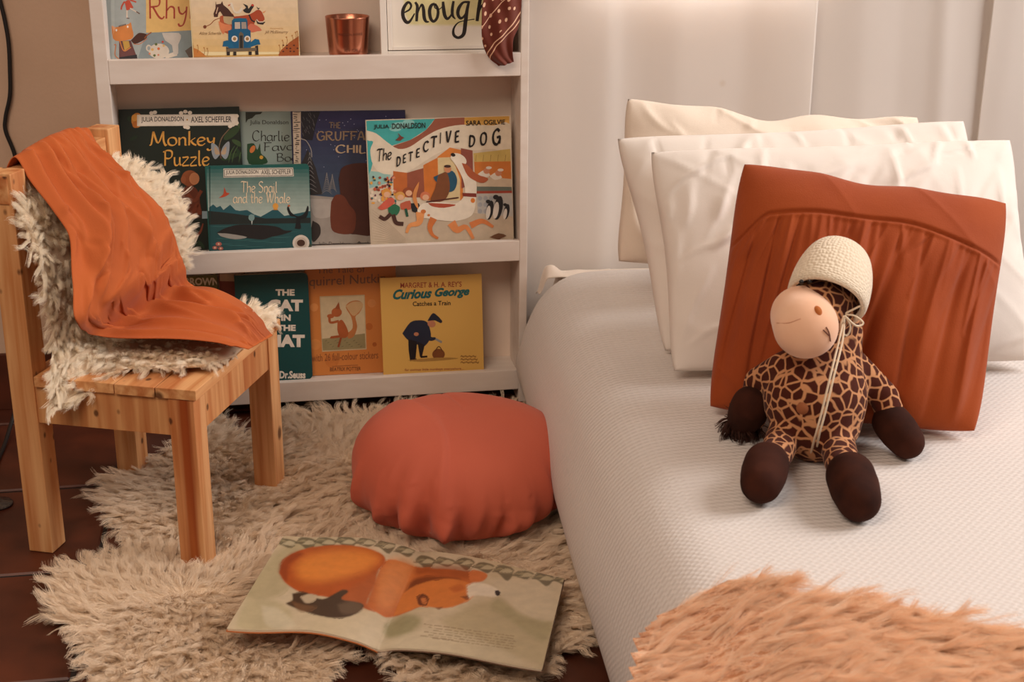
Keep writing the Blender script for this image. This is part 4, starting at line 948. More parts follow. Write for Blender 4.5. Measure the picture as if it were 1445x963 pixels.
box('back_post', (0, CWD - L_, 0), (L_, CWD, .682), M['wood_z'], chair, .002)
box('apron', (L_, .003, .245), (CD - L_, .022, .312), M['wood_h'], chair, .001)
box('apron', (L_, CWD - .022, .245), (CD - L_, CWD - .003, .312), M['wood_h'], chair, .001)
box('apron', (CD - .022, L_, .245), (CD - .003, CWD - L_, .312), M['wood_h'], chair, .001)
box('apron', (.003, L_, .245), (.022, CWD - L_, .312), M['wood_h'], chair, .001)
for k in range(4):
    x0 = .048 + k * .0725
    box('seat_slat', (x0, -.003 + (.0008 if k % 2 else 0), .312), (x0 + .0705 if k < 3 else CD + .006, CWD + .003, .330), M['wood_v'], chair, .0012)
box('top_rail', (.004, -.002, .622), (.040, CWD - L_ - .001, .668), M['wood_v'], chair, .002)
box('lower_rail', (.010, L_, .46), (.030, CWD - L_, .50), M['wood_v'], chair, .0015)

# ---- sheepskin over the chair
def fleece_chair():
    nu, nv = 46, 64
    # profile (x, z) from the top rail down the back and along the seat, with side limits (y0, y1)
    prof = [(.048, .628, .025, .335), (.062, .600, .008, .375), (.080, .540, -.004, .395), (.088, .480, -.012, .395), (.092, .420, -.012, .385), (.105, .372, .000, .380),
            (.150, .352, .030, .385), (.210, .346, .058, .385), (.270, .345, .062, .382), (.318, .344, .080, .372), (.338, .334, .150, .350)]
    A = crom(np.array(prof), nv); wn = WNoise(21, 9, dim=3)
    s = np.linspace(0, 1, nu)[:, None]
    P = np.zeros((nu, nv, 3)); P[..., 0] = A[None, :, 0]; P[..., 2] = A[None, :, 1]; P[..., 1] = A[None, :, 2] * (1 - s) + A[None, :, 3] * s
    k = np.linspace(0, 1, nv)[None]
    back = 1 - sstep(k, .35, .5)
    P[..., 0] += back * (.06 * sstep(s, .55, 1.0) * sstep(k, .04, .2) + .008 * wn(P * 1.0)) * 1.0
    P[..., 2] += (1 - back) * .004 * wn(P + 3)
    # near corner by the post droops over the side
    droop = np.exp(-((P[..., 0] - .105) / .055) ** 2) * (1 - sstep(s, 0, .18)) * sstep(k, .4, .5)
    P[..., 1] -= droop * .040; P[..., 2] -= droop * .068
    # right edge of the seat sags a little
    P[..., 2] -= .012 * sstep(s, .9, 1) * (1 - back)
    me = grid_mesh('hide', P)
    hide = thing('sheepskin_throw', tuple(CO + np.array([0, 0, .33])), 'cream sheepskin draped over the back and seat of the pine chair, under the orange cloth', 'sheepskin', rotz=CA)
    P0 = P - np.array([0, 0, .33]); me = grid_mesh('hide', P0)
    h = new_obj('hide', me, hide, M['skin']); sm = h.modifiers.new('t', 'SOLIDIFY'); sm.thickness = .005; sm.offset = -1
    Nn = grid_normals(P0); 
    if Nn[..., 2].mean() < 0: Nn = -Nn
    V = P0.reshape(-1, 3); w1 = WNoise(5, 14); w2 = WNoise(6, 14)
    cen = np.array([.16, .20, .03])
    def comb(p):
        d = (p - cen) * np.array([1.5, 2.2, .8]); d[:, 2] -= .12
        return d + np.stack([w1(p), w2(p), w1(p + 2) * .6], 1) * .16
    fur('fleece', h, V, grid_tris(nu, nv), Nn.reshape(-1, 3), comb, M['wool_pale'], 110000, .033, .00024, clump=.0080, clumpy=.55, curl=.6, lift=.42, seed=3, lf=lambda p: 1 - .55 * np.exp(-((p[:, 1] - .21) / .10) ** 4))
fleece_chair()

# ---- orange cloth
def orange_cloth():
    rows = [(lp(8, 262, x=-.012) * 1.0, lp(112, 214, x=-.012)),
            (lp(9, 238, x=.004), lp(114, 189, x=.004)),
            (lp(22, 222, x=.022), lp(121, 184, x=.022)),
            (lp(40, 256, x=.050), lp(152, 222, x=.064)),
            (lp(70, 300, x=.090), lp(187, 252, x=.118)),
            (lp(97, 338, x=.125), lp(218, 286, x=.155)),
            (lp(102, 400, x=.150), lp(244, 330, x=.178)),
            (lp(105, 456, x=.165), lp(260, 372, x=.185)),
            (lp(140, 475, z=.386), lp(268, 400, y=.352)),
            (lp(232, 478, z=.384), lp(305, 410, y=.352)),
            (lp(318, 486, z=.382), lp(352, 433, y=.345)),
            (lp(352, 492, z=.372), lp(384, 474, z=.376))]
    A = np.array([r[0] for r in rows]); Bq = np.array([r[1] for r in rows]); nu, nv = 110, 170
    A = crom(A, nv); Bq = crom(Bq, nv); s = np.linspace(0, 1, nu)[:, None]; t = np.linspace(0, 1, nv)[None]
    P = A[None] * (1 - s[..., None]) + Bq[None] * s[..., None]
    # bulging silhouette over the rail
    top = np.exp(-((t - .16) / .10) ** 2) * np.sin(np.pi * s)
    P[..., 2] += .020 * top * (1 - .3 * s); P[..., 0] += .006 * top
    back = np.exp(-((t - .42) / .22) ** 2); P[..., 0] += .030 * back * np.sin(np.pi * s)
    # folds running down the cloth and across the seat
    wn = WNoise(33, 1.0, dim=2); q = np.stack([s * 4 + 0 * t, t * 5 + 0 * s], -1); nz = wn(q.reshape(-1, 2)).reshape(nu, nv); nz2 = WNoise(34, 1.0, dim=2)(q.reshape(-1, 2)).reshape(nu, nv)
    S2 = s + .022 * nz; T2 = t + .016 * nz2
    r8 = random.Random(17); fine = []
    for _ in range(120):
        a0, b0, an, l0 = r8.uniform(0, 1), r8.uniform(.05, .95), r8.gauss(1.2, .6), r8.uniform(.06, .2); fine.append((a0, b0, a0 + l0 * math.cos(an), b0 + l0 * .6 * math.sin(an), r8.uniform(.006, .014), r8.choice([1, -1]) * r8.uniform(.002, .006)))
    H = creases(S2, T2, [(.10, .08, .04, .40, .035, .016), (.22, .08, .16, .50, .03, .018), (.34, .10, .20, .60, .03, .016), (.46, .12, .40, .48, .035, .013), (.62, .10, .66, .52, .03, .014), (.78, .14, .90, .56, .035, .012),
                         (.30, .30, .05, .62, .03, .014), (.28, .20, .30, .34, .012, -.008), (.42, .36, .74, .60, .03, .012), (.05, .45, .30, .66, .03, -.010), (.9, .30, .6, .50, .02, .008), (.52, .18, .50, .30, .014, .007)])
    H2 = creases(S2, T2, [(.95, .56, .30, .66, .030, .020), (.98, .64, .38, .70, .022, .018), (.92, .60, .55, .62, .015, -.012), (.80, .66, .70, .93, .035, .020), (.55, .62, .52, .95, .035, .020), (.34, .64, .30, .92, .03, .012), (.66, .64, .62, .90, .018, -.014),
                          (.10, .60, .14, .90, .03, .010), (.45, .56, .20, .68, .02, .010), (.75, .78, .45, .97, .02, .010), (.2, .66, .4, .8, .012, -.006)])
    P[..., 0] += H * (.4 + .6 * sstep(t, .08, .2)) + .3 * H2; P[..., 2] += H * .35 + H2
    Hs = creases(S2, T2, fine)
    P[..., 0] += .7 * Hs; P[..., 2] += Hs * .7
    w3 = WNoise(9, 26); n3 = w3(P.reshape(-1, 3)).reshape(nu, nv)
    P[..., 0] += .0016 * n3; P[..., 2] += .0016 * n3
    cen = P.mean((0, 1)); base = c2w(cen); base[2] = .35
    me = grid_mesh('cloth', P - w2c(base))
    o = new_obj('draped_cloth', me, None, fabric('burnt_orange_cotton', rgb(180, 88, 40), rgb(192, 98, 46), 5, rough=.8, sheen=.06, bump=.3))
    o.location = tuple(base); o.rotation_euler = (0, 0, CA)
    sm = o.modifiers.new('t', 'SOLIDIFY'); sm.thickness = .0014; sm.offset = 0
    tag(o, 'burnt-orange cotton cloth thrown over the chair\'s top rail and trailing across the seat', 'cloth')
orange_cloth()

# ============================================================ FLOOR SHEEPSKIN
def point_in_poly(x, y, poly):
    c = np.zeros(x.shape, bool); n = len(poly)
    for i in range(n):
        x1, y1 = poly[i]; x2, y2 = poly[(i + 1) % n]
        c ^= ((y1 > y) != (y2 > y)) & (x < (x2 - x1) * (y - y1) / (y2 - y1 + 1e-12) + x1)
    return c
def rug():
    px = [(150, 700), (162, 668), (215, 648), (262, 612), (308, 590), (322, 604), (345, 612), (362, 600), (372, 584), (430, 580), (500, 582), (600, 575), (690, 575), (722, 572), (745, 600), (800, 690), (822, 770), (830, 840), (828, 880), (812, 908), (778, 926), (760, 955), (700, 985), (620, 980), (566, 956), (545, 928), (520, 912), (498, 920), (470, 938), (440, 985), (300, 1060), (170, 1010), (128, 940), (112, 900), (78, 862), (80, 832), (100, 806), (150, 790), (178, 775), (172, 745), (152, 722)]
    poly = crom(np.array([at(x, y, Z=.012)[:2] for x, y in px + px[:1]]), 220)[:-1]
    lo = poly.min(0); hi = poly.max(0); g = .011
    xs = np.arange(lo[0], hi[0], g); ys = np.arange(lo[1], hi[1], g)
    X, Y = np.meshgrid(xs, ys, indexing='ij'); ins = point_in_poly(X + g / 2, Y + g / 2, poly)
    wn = WNoise(4, 7, dim=2)
    Z = .010 + .0045 * wn(np.stack([X, Y], -1).reshape(-1, 2)).reshape(X.shape)
    idx = -np.ones(X.shape, int); V = []; F = []
    nx, ny = X.shape
    for i in range(nx - 1):
        for j in range(ny - 1):
            if ins[i, j]:
                f = []
                for a, b_ in ((i, j), (i + 1, j), (i + 1, j + 1), (i, j + 1)):
                    if idx[a, b_] < 0: idx[a, b_] = len(V); V.append((X[a, b_], Y[a, b_], max(.003, Z[a, b_])))
                    f.append(idx[a, b_])
                F.append(f)
    V = np.array(V); base = np.array([.38, -.62, 0])
    t = thing('sheepskin_rug', tuple(base), 'large shaggy cream sheepskin rug on the floor under the open book', 'rug')
    me = mesh('hide', V - base, F, True); h = new_obj('hide', me, t, M['skin'])
    F = np.array(F); T = np.concatenate([F[:, [0, 1, 2]], F[:, [0, 2, 3]]])
    Nn = np.tile([0, 0, 1.0], (len(V), 1))
    w1 = WNoise(11, 6, dim=2); w2 = WNoise(12, 6, dim=2)
    pc = poly - base[:2]
    bp = np.array([at(x, y, Z=.02)[:2] - base[:2] for x, y in ((330, 880), (533, 905), (757, 936), (786, 822), (592, 782), (404, 764))])
    pouf_c = np.array([.647, -.535]) - base[:2]
    legs = [tuple((c2w(np.array([x_, y_, 0.])) - base)[:2]) for x_, y_ in ((CD - .0225, .0225), (CD - .0225, CWD - .0225), (.0225, CWD - .0225))]
    def under(p):
        k = np.where(point_in_poly(p[:, 0], p[:, 1], bp), .45, 1.0); d = np.hypot(p[:, 0] - pouf_c[0], p[:, 1] - pouf_c[1])
        for lx_, ly_ in legs: k = k * (.25 + .75 * sstep(np.hypot(p[:, 0] - lx_, p[:, 1] - ly_), .028, .055))
        return k * (.3 + .7 * sstep(d, .13, .175))
    pelts = np.array([at(x, y, Z=0)[:2] - base[:2] for x, y in ((310, 690), (300, 870), (600, 640), (690, 860))])
    def comb(p):
        d2 = ((p[:, None, :2] - pelts[None]) ** 2).sum(2); k = d2.argmin(1); d = (p[:, :2] - pelts[k]) * 4
        d[:, 1] -= .10
        return np.concatenate([d + np.stack([w1(p[:, :2]), w2(p[:, :2])], 1) * .42, np.zeros((len(p), 1))], 1)
    fur('fleece', h, V - base, T, Nn, comb, M['wool'], 230000, .038, .00028, clump=.0090, clumpy=.58, curl=.75, lift=.38, seed=8, lf=under)
rug()

# ============================================================ FLOOR CUSHION
def pouf():
    C0 = np.array([.647, -.532, .006]); R, H = .201, .200
    t = thing('floor_cushion', tuple(C0), 'round terracotta-pink floor cushion with gathered lower edge, on the rug beside the bed', 'cushion')
    nu, nv = 220, 90; th = np.linspace(0, 2 * np.pi, nu, endpoint=False)[:, None]; v = np.linspace(0, 1, nv)[None]
    ph = -np.pi / 2 + v * np.pi
    rr = np.abs(np.cos(ph)) ** np.where(ph > 0, .72, .55); zz = np.sign(np.sin(ph)) * np.abs(np.sin(ph)) ** 1.0
    rad = R * rr * np.ones_like(th); z = H * (.46 + .54 * zz) * np.ones_like(th)
    z = np.where(zz < 0, H * .46 * (1 + zz), z)
    w = WNoise(14, 1, dim=3); d = np.stack([np.cos(th) * np.ones_like(v), np.sin(th) * np.ones_like(v), z * 3], -1)
    n1 = w((d * 1.7).reshape(-1, 3)).reshape(nu, nv)
    low = np.exp(-((v - .30) / .17) ** 2)
    pleat = (1 - np.abs(np.sin(th * 9.5 + 1.1 * n1 + 1.2 * np.sin(th * 2)))) ** 1.6
    mod = .35 + .65 * (np.sin(th * 3 + 1) * .5 + .5)
    r9 = random.Random(5); items = []
    for k in range(44):
        a0 = r9.uniform(0, 2 * math.pi); ln_ = r9.uniform(.25, .46); items.append((a0, .12, a0 + r9.uniform(-.10, .10), .12 + ln_, r9.uniform(.03, .07), r9.choice([1, 1, -1]) * r9.uniform(.007, .016)))
    for a0, v1_, h_ in ((4.25, .52, -.022), (4.45, .46, .020), (4.05, .50, .014), (4.9, .46, -.016), (5.1, .48, .014), (5.5, .52, -.014), (5.65, .50, .014), (3.7, .5, .014), (5.9, .5, .012)): items.append((a0, .08, a0 + .05, v1_, .07, h_))
    ths = th + .05 * n1
    rad = rad * (1 + .014 * n1 * (1 - sstep(v, .7, .95))) + creases(ths, v + 0 * th, items) * sstep(v, .18, .40) + low * (pleat * .005 * mod)
    z = z + .004 * n1 * sstep(v, .3, .5) * (1 - sstep(v, .85, 1))
    X = rad * np.cos(th); Y = rad * np.sin(th)
    # a raised fold crossing the top from back to the lower left
    line = X * math.cos(.42) + Y * math.sin(-.42) * -1 * -1
    sl = (X + .055 + .30 * Y + 1.6 * Y ** 2); fold = sstep(sl, -.006, .004)
    z = z + .0075 * (1 - fold) * sstep(v, .45, .6) ; rad2 = 1 + .02 * (1 - fold) * np.exp(-((sl + .004) / .02) ** 2)
    sl2 = (X - .01 + .25 * Y); z = z - .003 * np.exp(-(sl2 / .006) ** 2) * sstep(Y, -.05, .1) * sstep(v, .5, .7)
    P = np.stack([X * rad2, Y * rad2, np.maximum(z, 0)], -1)
    me = grid_mesh('cover', P, wrap=True)
    new_obj('cover', me, t, fabric('terracotta_cotton', rgb(196, 96, 72), rgb(206, 104, 78), 4, rough=.8, sheen=.08, bump=.12))
pouf()

# ============================================================ OPEN PICTURE BOOK
def open_book():
    TLp, BLp = at(400, 757, Z=.056), at(320, 888, Z=.052)
    SB, STp = at(533, 914, Z=.042), at(592, 776, Z=.042)
    TRp, BRp = at(796, 817, Z=.050), at(765, 946, Z=.050)
    base = (SB + STp) / 2; base[2] = .03
    t = thing('open_picture_book', tuple(base), 'open picture book with a big orange sleeping animal painting lying on the shaggy rug', 'book')
    nu, nv = 150, 150
    def surf(s, v, lift=0.0):
        """s in 0..2: left page outer edge .. spine .. right page outer edge;  v bottom..top"""
        s = np.asarray(s, float); v = np.asarray(v, float)
        left = s < 1; f = np.where(left, s, s - 1)[..., None]; vv = v[..., None]
        A0 = np.where(left[..., None], BLp, SB); A1 = np.where(left[..., None], TLp, STp); B0 = np.where(left[..., None], SB, BRp); B1 = np.where(left[..., None], STp, TRp)
        P = (A0 * (1 - vv) + A1 * vv) * (1 - f) + (B0 * (1 - vv) + B1 * vv) * f
        d = np.abs(s - 1); P = P.copy()
        P[..., 2] += .015 * np.exp(-((d - .42) / .33) ** 2) * (1 - .25 * v) * np.where(left, 1.0, .55) - .006 * np.exp(-(d / .08) ** 2) + lift
        return P
    S, Vv = np.meshgrid(np.linspace(0, 2, 2 * nu), np.linspace(0, 1, nv), indexing='ij')
    P = surf(S, Vv)
    # page painting: colour evaluated on the sheet, traced in page space
    crop = (300, 720, 560 / 1445.)
    flat = P.reshape(-1, 3) - CAM
    cx_ = (722.5 + F_PX * (flat @ CR) / (flat @ CW) - crop[0]) / crop[2]; cy_ = (481.5 - F_PX * (flat @ CU) / (flat @ CW) - crop[1]) / crop[2]
    wq = WNoise(3, .012, dim=2); q = np.stack([cx_, cy_], 1); jit = wq(q * 1.0); wf = WNoise(5, .05, dim=2)(q)
    col = np.zeros((len(cx_), 3)); C = lambda *a: np.array(rgb(*a)[:3])
    col[:] = C(196, 178, 146) + (jit[:, None] * .02)
    def soft(poly, c, edge=5, k=1.0, sm=4):
        poly = crom(np.array(poly + poly[:1], float), len(poly) * sm + 1)[:-1]
        ins = point_in_poly(cx_ + 1.5 * wf, cy_ + 1.5 * wf, poly)
        d = np.full(len(cx_), 1e9)
        for i in range(len(poly)):
            a = poly[i]; b_ = poly[(i + 1) % len(poly)]; e = b_ - a; L2 = e @ e + 1e-9
            tt = np.clip(((cx_ - a[0]) * e[0] + (cy_ - a[1]) * e[1]) / L2, 0, 1)
            d = np.minimum(d, np.hypot(cx_ - a[0] - tt * e[0], cy_ - a[1] - tt * e[1]))
        sd = np.where(ins, d, -d); al = sstep(sd, -edge, edge) * k
        col[:] = col * (1 - al[:, None]) + C(*c) * al[:, None]; return al, sd
    soft([(215, 170), (300, 120), (420, 120), (330, 200), (260, 300), (160, 330), (120, 300)], (168, 154, 116), 14, .7)
    soft([(120, 330), (230, 330), (290, 380), (250, 430), (90, 430)], (176, 164, 124), 14, .6)
    soft([(180, 350), (240, 360), (300, 420), (230, 432), (190, 410)], (206, 194, 166), 10, .7)
    soft([(630, 420), (700, 380), (760, 400), (720, 450), (650, 470), (625, 450)], (150, 142, 104), 16, .9)
    soft([(830, 400), (1000, 330), (1240, 400), (1220, 560), (1120, 540), (900, 470)], (182, 166, 130), 20, .8)
    soft([(1000, 250), (1270, 260), (1235, 400), (1130, 380), (1060, 320)], (206, 190, 162), 10, .8)
    soft([(1040, 318), (1130, 385), (1235, 415), (1200, 480), (1080, 400), (1010, 350)], (164, 152, 114), 14, .8)
    soft([(640, 470), (820, 430), (1000, 480), (1120, 560), (800, 520), (620, 500)], (208, 194, 164), 12, .6)
    # dark wavy band of leaves along the top edge
    for k in range(15):
        x0 = 232 + k * 72; y0 = np.interp(x0, [230, 400, 500, 640, 750, 850, 1000, 1150, 1280], [112, 108, 106, 128, 186, 178, 210, 238, 250])
        h9 = (1, 1.5, 1.2, 1.7)[k % 4]; soft([(x0 - 6, y0 + 12), (x0 + 24, y0 - 8 * h9), (x0 + 74, y0 + 4), (x0 + 50, y0 + 26 * h9), (x0 + 16, y0 + 16)], (92, 84, 60), 3, .85); soft([(x0 + 22, y0 + 15), (x0 + 46, y0 + 0), (x0 + 72, y0 + 10), (x0 + 58, y0 + 17)], (198, 184, 150), 3, .8); soft([(x0 + 4, y0 + 6), (x0 + 26, y0 - 2), (x0 + 36, y0 + 4)], (176, 164, 128), 3, .6)
    OR, OD, OL = (194, 104, 48), (140, 66, 32), (212, 134, 76)
    soft([(560, 350), (600, 240), (640, 180), (760, 210), (860, 215), (930, 225), (985, 235), (960, 262), (860, 300), (760, 350), (650, 392), (600, 375)], OR, 4)
    soft([(600, 250), (650, 180), (730, 200), (700, 290), (650, 360), (600, 340)], OL, 26, .8)
    soft([(700, 300), (730, 255), (800, 240), (900, 250), (870, 262), (780, 268), (735, 290)], (118, 58, 28), 9, .9)
    soft([(740, 210), (860, 200), (940, 216), (935, 250), (820, 238), (740, 232)], OD, 12, .6)
    soft([(935, 232), (960, 220), (1000, 235), (985, 258), (940, 262)], (206, 116, 62), 3)
    soft([(660, 385), (700, 300), (780, 262), (860, 250), (930, 265), (965, 290), (930, 330), (850, 358), (760, 352), (700, 372)], (212, 124, 58), 4)
    soft([(925, 275), (960, 264), (1020, 278), (1046, 300), (1030, 316), (960, 312), (930, 320)], (226, 212, 190), 5)
    soft([(1028, 294), (1042, 294), (1050, 306), (1040, 314), (1030, 308)], (34, 28, 26), 2)
    soft([(745, 320), (765, 305), (785, 318), (775, 345), (750, 345)], (110, 56, 30), 3); soft([(758, 322), (772, 316), (776, 334), (762, 338)], (196, 116, 62), 3)
    soft([(860, 285), (905, 272), (915, 290), (880, 300)], (190, 96, 44), 6, .7); soft([(902, 316), (930, 310), (925, 326)], (112, 58, 32), 3, .8)
    soft([(810, 356), (838, 354), (824, 364)], (120, 60, 30), 3, .7)
    al, sd = soft([(242, 230), (262, 180), (320, 146), (430, 128), (540, 134), (615, 160), (628, 190), (600, 225), (590, 270), (560, 340), (590, 372), (480, 330), (400, 315), (330, 305), (270, 270)], (176, 84, 34), 4)
    soft([(300, 210), (340, 170), (450, 146), (560, 150), (606, 176), (570, 215), (480, 245), (380, 262), (320, 250)], (220, 132, 56), 26, .95)
    soft([(560, 250), (604, 230), (580, 330), (560, 360), (470, 320)], (170, 92, 50), 18, .6)
    soft([(240, 225), (250, 190), (290, 158), (330, 160), (280, 200), (270, 262)], (140, 58, 26), 10, .8)
    soft([(290, 305), (340, 300), (400, 325), (470, 292), (494, 298), (470, 325), (540, 340), (548, 358), (500, 388), (420, 392), (330, 368), (268, 342), (290, 330)], (70, 52, 38), 4)
    soft([(320, 318), (350, 306), (380, 312), (372, 330), (340, 340)], (196, 176, 146), 4, .9); soft([(455, 345), (500, 332), (545, 346), (530, 374), (470, 376)], (100, 80, 62), 8, .9); soft([(285, 330), (330, 345), (380, 352), (320, 372)], (120, 84, 56), 6, .7)
    # page text lines
    for i in range(7):
        x0 = 770 + (i % 3) * 16 if i < 6 else 757; x1 = (1100, 1092, 1094, 1086, 1088, 1078, 860)[i]
        y0 = 416 + i * 9.3
        xs_ = x0
        rr = random.Random(i)
        while xs_ < x1:
            wd = rr.uniform(12, 34); ya = y0 + (xs_ - 770) * .135 if i < 6 else y0 - 4 + (xs_ - 757) * .135
            m_ = (cx_ > xs_) & (cx_ < xs_ + wd) & (np.abs(cy_ - (y0 + (cx_ - 770) * .135 - (12 if i == 6 else 0))) < 2.2)
            col[m_] = col[m_] * .62 + C(120, 92, 64) * .38
            xs_ += wd + 6
    me = grid_mesh('page_spread', P - base)
    ca = me.color_attributes.new('ink', 'FLOAT_COLOR', 'POINT'); ca.data.foreach_set('color', np.concatenate([np.clip(col, 0, 1), np.ones((len(col), 1))], 1).astype(np.float32).ravel())
    new_obj('page_spread', me, t, M['print'])
    # page block below each side, then the two cover boards
    def slab(nm, s0, s1, z0, z1, mat, grow=0):
        S2, V2 = np.meshgrid(np.linspace(s0, s1, 40), np.linspace(-grow, 1 + grow, 12), indexing='ij')
        Q0 = surf(S2, V2, z1) - base; Q1 = surf(S2, V2, z0) - base; k = 40 * 12
        f = grid_faces(40, 12); FF = [tuple(x) for x in f] + [tuple(x[::-1] + k) for x in f]
        ring = [i * 12 for i in range(40)] + [39 * 12 + j for j in range(1, 12)] + [i * 12 + 11 for i in range(38, -1, -1)] + [j for j in range(10, 0, -1)]
        FF += [(ring[i], ring[i] + k, ring[(i + 1) % len(ring)] + k, ring[(i + 1) % len(ring)]) for i in range(len(ring))]
        new_obj(nm, mesh(nm, np.concatenate([Q0.reshape(-1, 3), Q1.reshape(-1, 3)]), FF, False), t, mat)
    slab('pages', 0.004, 1, -.0035, -.0004, M['pages']); slab('pages', 1, 1.996, -.0030, -.0004, M['pages'])
    oc = plain('orange_cover_card', rgb(196, 112, 58), .5)
    slab('cover', -.004, 1, -.0052, -.0036, oc, .004); slab('cover', 1, 2.004, -.0046, -.0031, plain('grey_blue_cover_card', rgb(120, 92, 74), .5), .004)
open_book()

# ============================================================ BED
BA = math.radians(3.6)      # the bed stands slightly turned
BX = np.array([math.cos(BA), -math.sin(BA), 0]); BY = np.array([math.sin(BA), math.cos(BA), 0])
BO = np.array([.862, .03, 0])          # head end, left edge
BT = .318                              # height of the bed top
bed = thing('bed', tuple(BO), 'low single bed with white fitted sheet standing in the corner under the curtains', 'bed', rotz=-BA)
box('mattress', (.055, -1.95, .10), (.96, .03, BT - .022), fabric('mattress_sheet', rgb(226, 210, 194), rgb(220, 204, 188), 5, bump=.15), bed, .045)
box('bed_base', (.045, -1.94, .0), (.96, -.01, .10), plain('bed_base_cloth', rgb(120, 98, 82), .9), bed, .005)
# ruffled sheet corner
def ruffle():
    nu, nv = 60, 20; s = np.linspace(0, 1, nu)[:, None]; t = np.linspace(0, 1, nv)[None]
    P = np.zeros((nu, nv, 3)); P[..., 0] = .022 + .16 * s; P[..., 1] = -.02 - .05 * t + 0 * s ; P[..., 2] = BT - .022 + .020 * np.exp(-((s - .18) / .12) ** 2) * np.sin(np.pi * np.clip(t * .9 + .1, 0, 1)) - .05 * (1 - sstep(s, 0, .12)) * (1 - .3 * t)
    P[..., 2] += .0012 * np.sin(s * 14 + t * 4)
    o = new_obj('sheet_corner', grid_mesh('sheet_corner', P), bed, bpy.data.materials['mattress_sheet']); sm = o.modifiers.new('t', 'SOLIDIFY'); sm.thickness = .002
ruffle()
def spread_mat():
    mt, nt, b = mat_base('matelasse_cotton', rgb(218, 210, 204), .88, sheen=.1, spec=.2); L = nt.links
    uvn = N(nt, 'ShaderNodeUVMap'); uvn.uv_map = 'uv'; sp = N(nt, 'ShaderNodeSeparateXYZ'); L.new(uvn.outputs[0], sp.inputs[0])
    def sn(inp, per, ph=0.0):
        m1 = N(nt, 'ShaderNodeMath', operation='MULTIPLY_ADD'); L.new(inp, m1.inputs[0]); m1.inputs[1].default_value = 6.2832 / per; m1.inputs[2].default_value = ph
        m2 = N(nt, 'ShaderNodeMath', operation='SINE'); L.new(m1.outputs[0], m2.inputs[0]); return m2.outputs[0]
    a = sn(sp.outputs[1], .0115); c = sn(sp.outputs[0], .0115)
    mu = N(nt, 'ShaderNodeMath', operation='MULTIPLY'); L.new(a, mu.inputs[0]); L.new(c, mu.inputs[1])
    ad = N(nt, 'ShaderNodeMath', operation='MULTIPLY_ADD'); L.new(a, ad.inputs[0]); ad.inputs[1].default_value = 1.3; L.new(mu.outputs[0], ad.inputs[2])
    nz = N(nt, 'ShaderNodeTexNoise'); nz.inputs['Scale'].default_value = 160; L.new(uvn.outputs[0], nz.inputs['Vector'])
    a2 = N(nt, 'ShaderNodeMath', operation='MULTIPLY_ADD'); L.new(nz.outputs[0], a2.inputs[0]); a2.inputs[1].default_value = 1.2; L.new(ad.outputs[0], a2.inputs[2])
    add_bump(nt, b, a2.outputs[0], 0.34, .0014)
    return mt
def bedspread():
    # profile across the bed (x,z): hem on the left, up the side, round the edge, over the top
    prof = [(.000, .012), (-.018, .05), (-.032, .11), (-.029, .17), (-.012, .225), (.014, .272), (.060, .308), (.13, .320), (.30, .324), (.60, .324), (.86, .322), (.95, .305), (.99, .24), (1.0, .10), (1.0, .02)]
    pr = crom(np.array(prof), 150); seg = np.concatenate([[0], np.cumsum(np.linalg.norm(np.diff(pr, axis=0), axis=1))])
    nv = 220; ys = np.linspace(-.055, -1.93, nv); nu = len(pr)
    P = np.zeros((nu, nv, 3)); P[..., 0] = pr[:, None, 0]; P[..., 2] = pr[:, None, 1]; P[..., 1] = ys[None]
    side = 1 - sstep(P[..., 2], .15, .31)
    w = WNoise(41, 5, dim=2); q = np.stack([P[..., 1], P[..., 2] * .6 + (P[..., 0] > .5) * 9], -1)
    n = w(q.reshape(-1, 2)).reshape(nu, nv)
    lo = (1 - sstep(P[..., 2], 0, .30)); P[..., 0] += np.where(pr[:, None, 0] < .5, 1, -1) * n * .007 * lo
    w2 = WNoise(42, 6, dim=3); P[..., 2] += .0022 * w2(P.reshape(-1, 3)).reshape(nu, nv)
    # rounding at the head end and the corner
    e = sstep(-P[..., 1], .04, .16); P[..., 0] += (1 - e) * .035 * (1 - sstep(P[..., 0], -.05, .25)) * sstep(P[..., 2], .10, .26) ; P[..., 2] -= (1 - e) ** 2 * .020
    P[..., 2] = np.maximum(P[..., 2], .008)
    uv = np.stack([np.broadcast_to(seg[:, None], (nu, nv)), np.broadcast_to(-ys[None], (nu, nv))], -1)
    me = grid_mesh('bedspread', P, uv=uv, flip=True)
    o = new_obj('bedspread', me, None, spread_mat()); o.location = tuple(BO); o.rotation_euler = (0, 0, -BA)
    sm = o.modifiers.new('t', 'SOLIDIFY'); sm.thickness = .003; sm.offset = -1
    tag(o, 'off-white waffle-textured cotton bedspread covering the bed and hanging down its side', 'bedspread')
bedspread()

